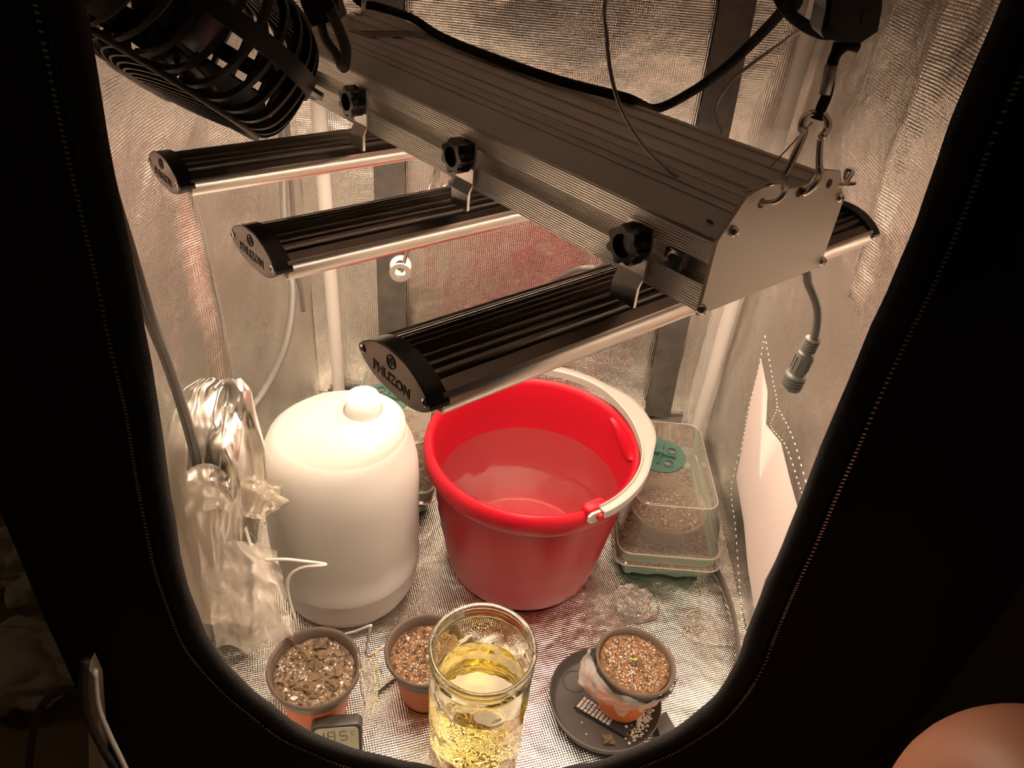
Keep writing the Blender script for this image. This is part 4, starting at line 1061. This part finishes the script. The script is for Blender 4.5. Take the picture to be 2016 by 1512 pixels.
# film scraps on the groundsheet
c0 = atz(1252, 1200, 0.0)
solo('film_scrap', crumple((c0.x, c0.y, .018), (.030, .030, .020), 7.0, .6), 'film_clear', 'crumpled clear film scrap on the groundsheet before the propagator tray', 'plastic film', smooth=True)
L = []
rnd = random.Random(12)
for i in range(12):
    b = Vector((1366 + rnd.uniform(-14, 14), 1222 + rnd.uniform(-16, 16), 0)); P_ = []
    for k in range(5):
        P_.append(atz(b.x, b.y, .003 + .006 * rnd.random())); b += Vector((rnd.uniform(-14, 16), rnd.uniform(-6, 16), 0))
    L.append(tube(P_, .0007, 5))
so = solo('film_shreds', join(*L), 'film_milky', 'tangle of stringy clear film shreds on the groundsheet near the side wall', 'film shreds', smooth=True, kind='stuff')
def f_tw(u, v): return aty(1385 + 40 * u + 6 * v, 930 + 22 * u + 8 * (v - .5) * (1 - .4 * u), 1.03 - .05 * u + .006 * nz(u * 4, v * 3, 1))
solo('film_tail', sheet(14, 5, f_tw), 'film_milky', 'twisted tail of clear film sticking out over the propagator lid', 'plastic film', smooth=True)

# ------------------------------------------------------------------ outside the tent
pp = [aty(171, 1325, .40), aty(200, 1512, .40)]
bd = [aty(172, 1310, .40), aty(188, 1345, .40), aty(205, 1560, .40), aty(176, 1560, .40)]
V = bd + [p + Vector((0, .014, 0)) for p in bd]
solo('white_board', (V, [(0, 1, 2, 3), (7, 6, 5, 4)] + [(i, (i + 1) % 4, (i + 1) % 4 + 4, i + 4) for i in range(4)]), 'cream', 'narrow pale board propped outside the tent corner', 'board')
solo('white_cable', tube([aty(186, 1320, .39), aty(192, 1385, .385), aty(212, 1440, .38), aty(250, 1520, .37), aty(300, 1640, .36)], .0028, 8), 'cable_white', 'white cord hanging outside the tent beside the pale board', 'cord', smooth=True)
solo('black_cable', tube([aty(168, 1300, .395), aty(164, 1350, .39), aty(172, 1410, .385), aty(200, 1470, .38), aty(232, 1530, .37), aty(260, 1640, .36)], .0040, 8), 'cable_dark', 'black cable running down in front of the pale board', 'cable', smooth=True)
solo('black_cable', tube([aty(164, 1362, .41), aty(130, 1358, .42), aty(95, 1375, .43), aty(70, 1420, .43), aty(55, 1520, .42), aty(45, 1640, .41)], .0042, 8), 'cable_dark', 'black cable looping sideways from the tent corner', 'cable', smooth=True)
q = atz(70, 1130, .02)
solo('cloth_bundle', crumple((q.x, q.y, .05), (.07, .06, .055), 5.0, .5), 'cloth', 'pale cloth bundle on the room floor outside the tent', 'cloth', smooth=True)
q = atz(60, 1330, .0)
solo('cloth_bundle', crumple((q.x - .03, q.y, .03), (.10, .06, .035), 8.0, .5), 'cloth', 'flat pale cloth heap on the room floor by the looping cable', 'cloth', smooth=True)

# bare bent leg of the person crouching in front of the tent
pm = bpy.data.meshes.new('person')
J = [(.43, -.22, .52), (.415, -.02, .545), (.385, .17, .562), (.348, .265, .545), (.342, .28, .47), (.365, .20, .26), (.372, .11, .09), (.372, .085, .045), (.366, .19, .020), (.362, .27, .012)]
RD = [.098, .090, .076, .064, .060, .056, .036, .038, .036, .022]
pm.from_pydata(J, [(i, i + 1) for i in range(len(J) - 1)], []); pm.update()
PO = bpy.data.objects.new('person', pm); C.objects.link(PO)
sk = PO.modifiers.new('skin', 'SKIN'); sk.use_smooth_shade = True
for i, v in enumerate(pm.skin_vertices[0].data): v.radius = (RD[i], RD[i] * (.6 if i > 7 else 1)); v.use_root = (i == 0)
PO.modifiers.new('sub', 'SUBSURF').levels = 3; PO.modifiers['sub'].render_levels = 3
pm.materials.append(M['skin'])
tag(PO, 'person crouching outside the tent with a bare bent knee', 'person')
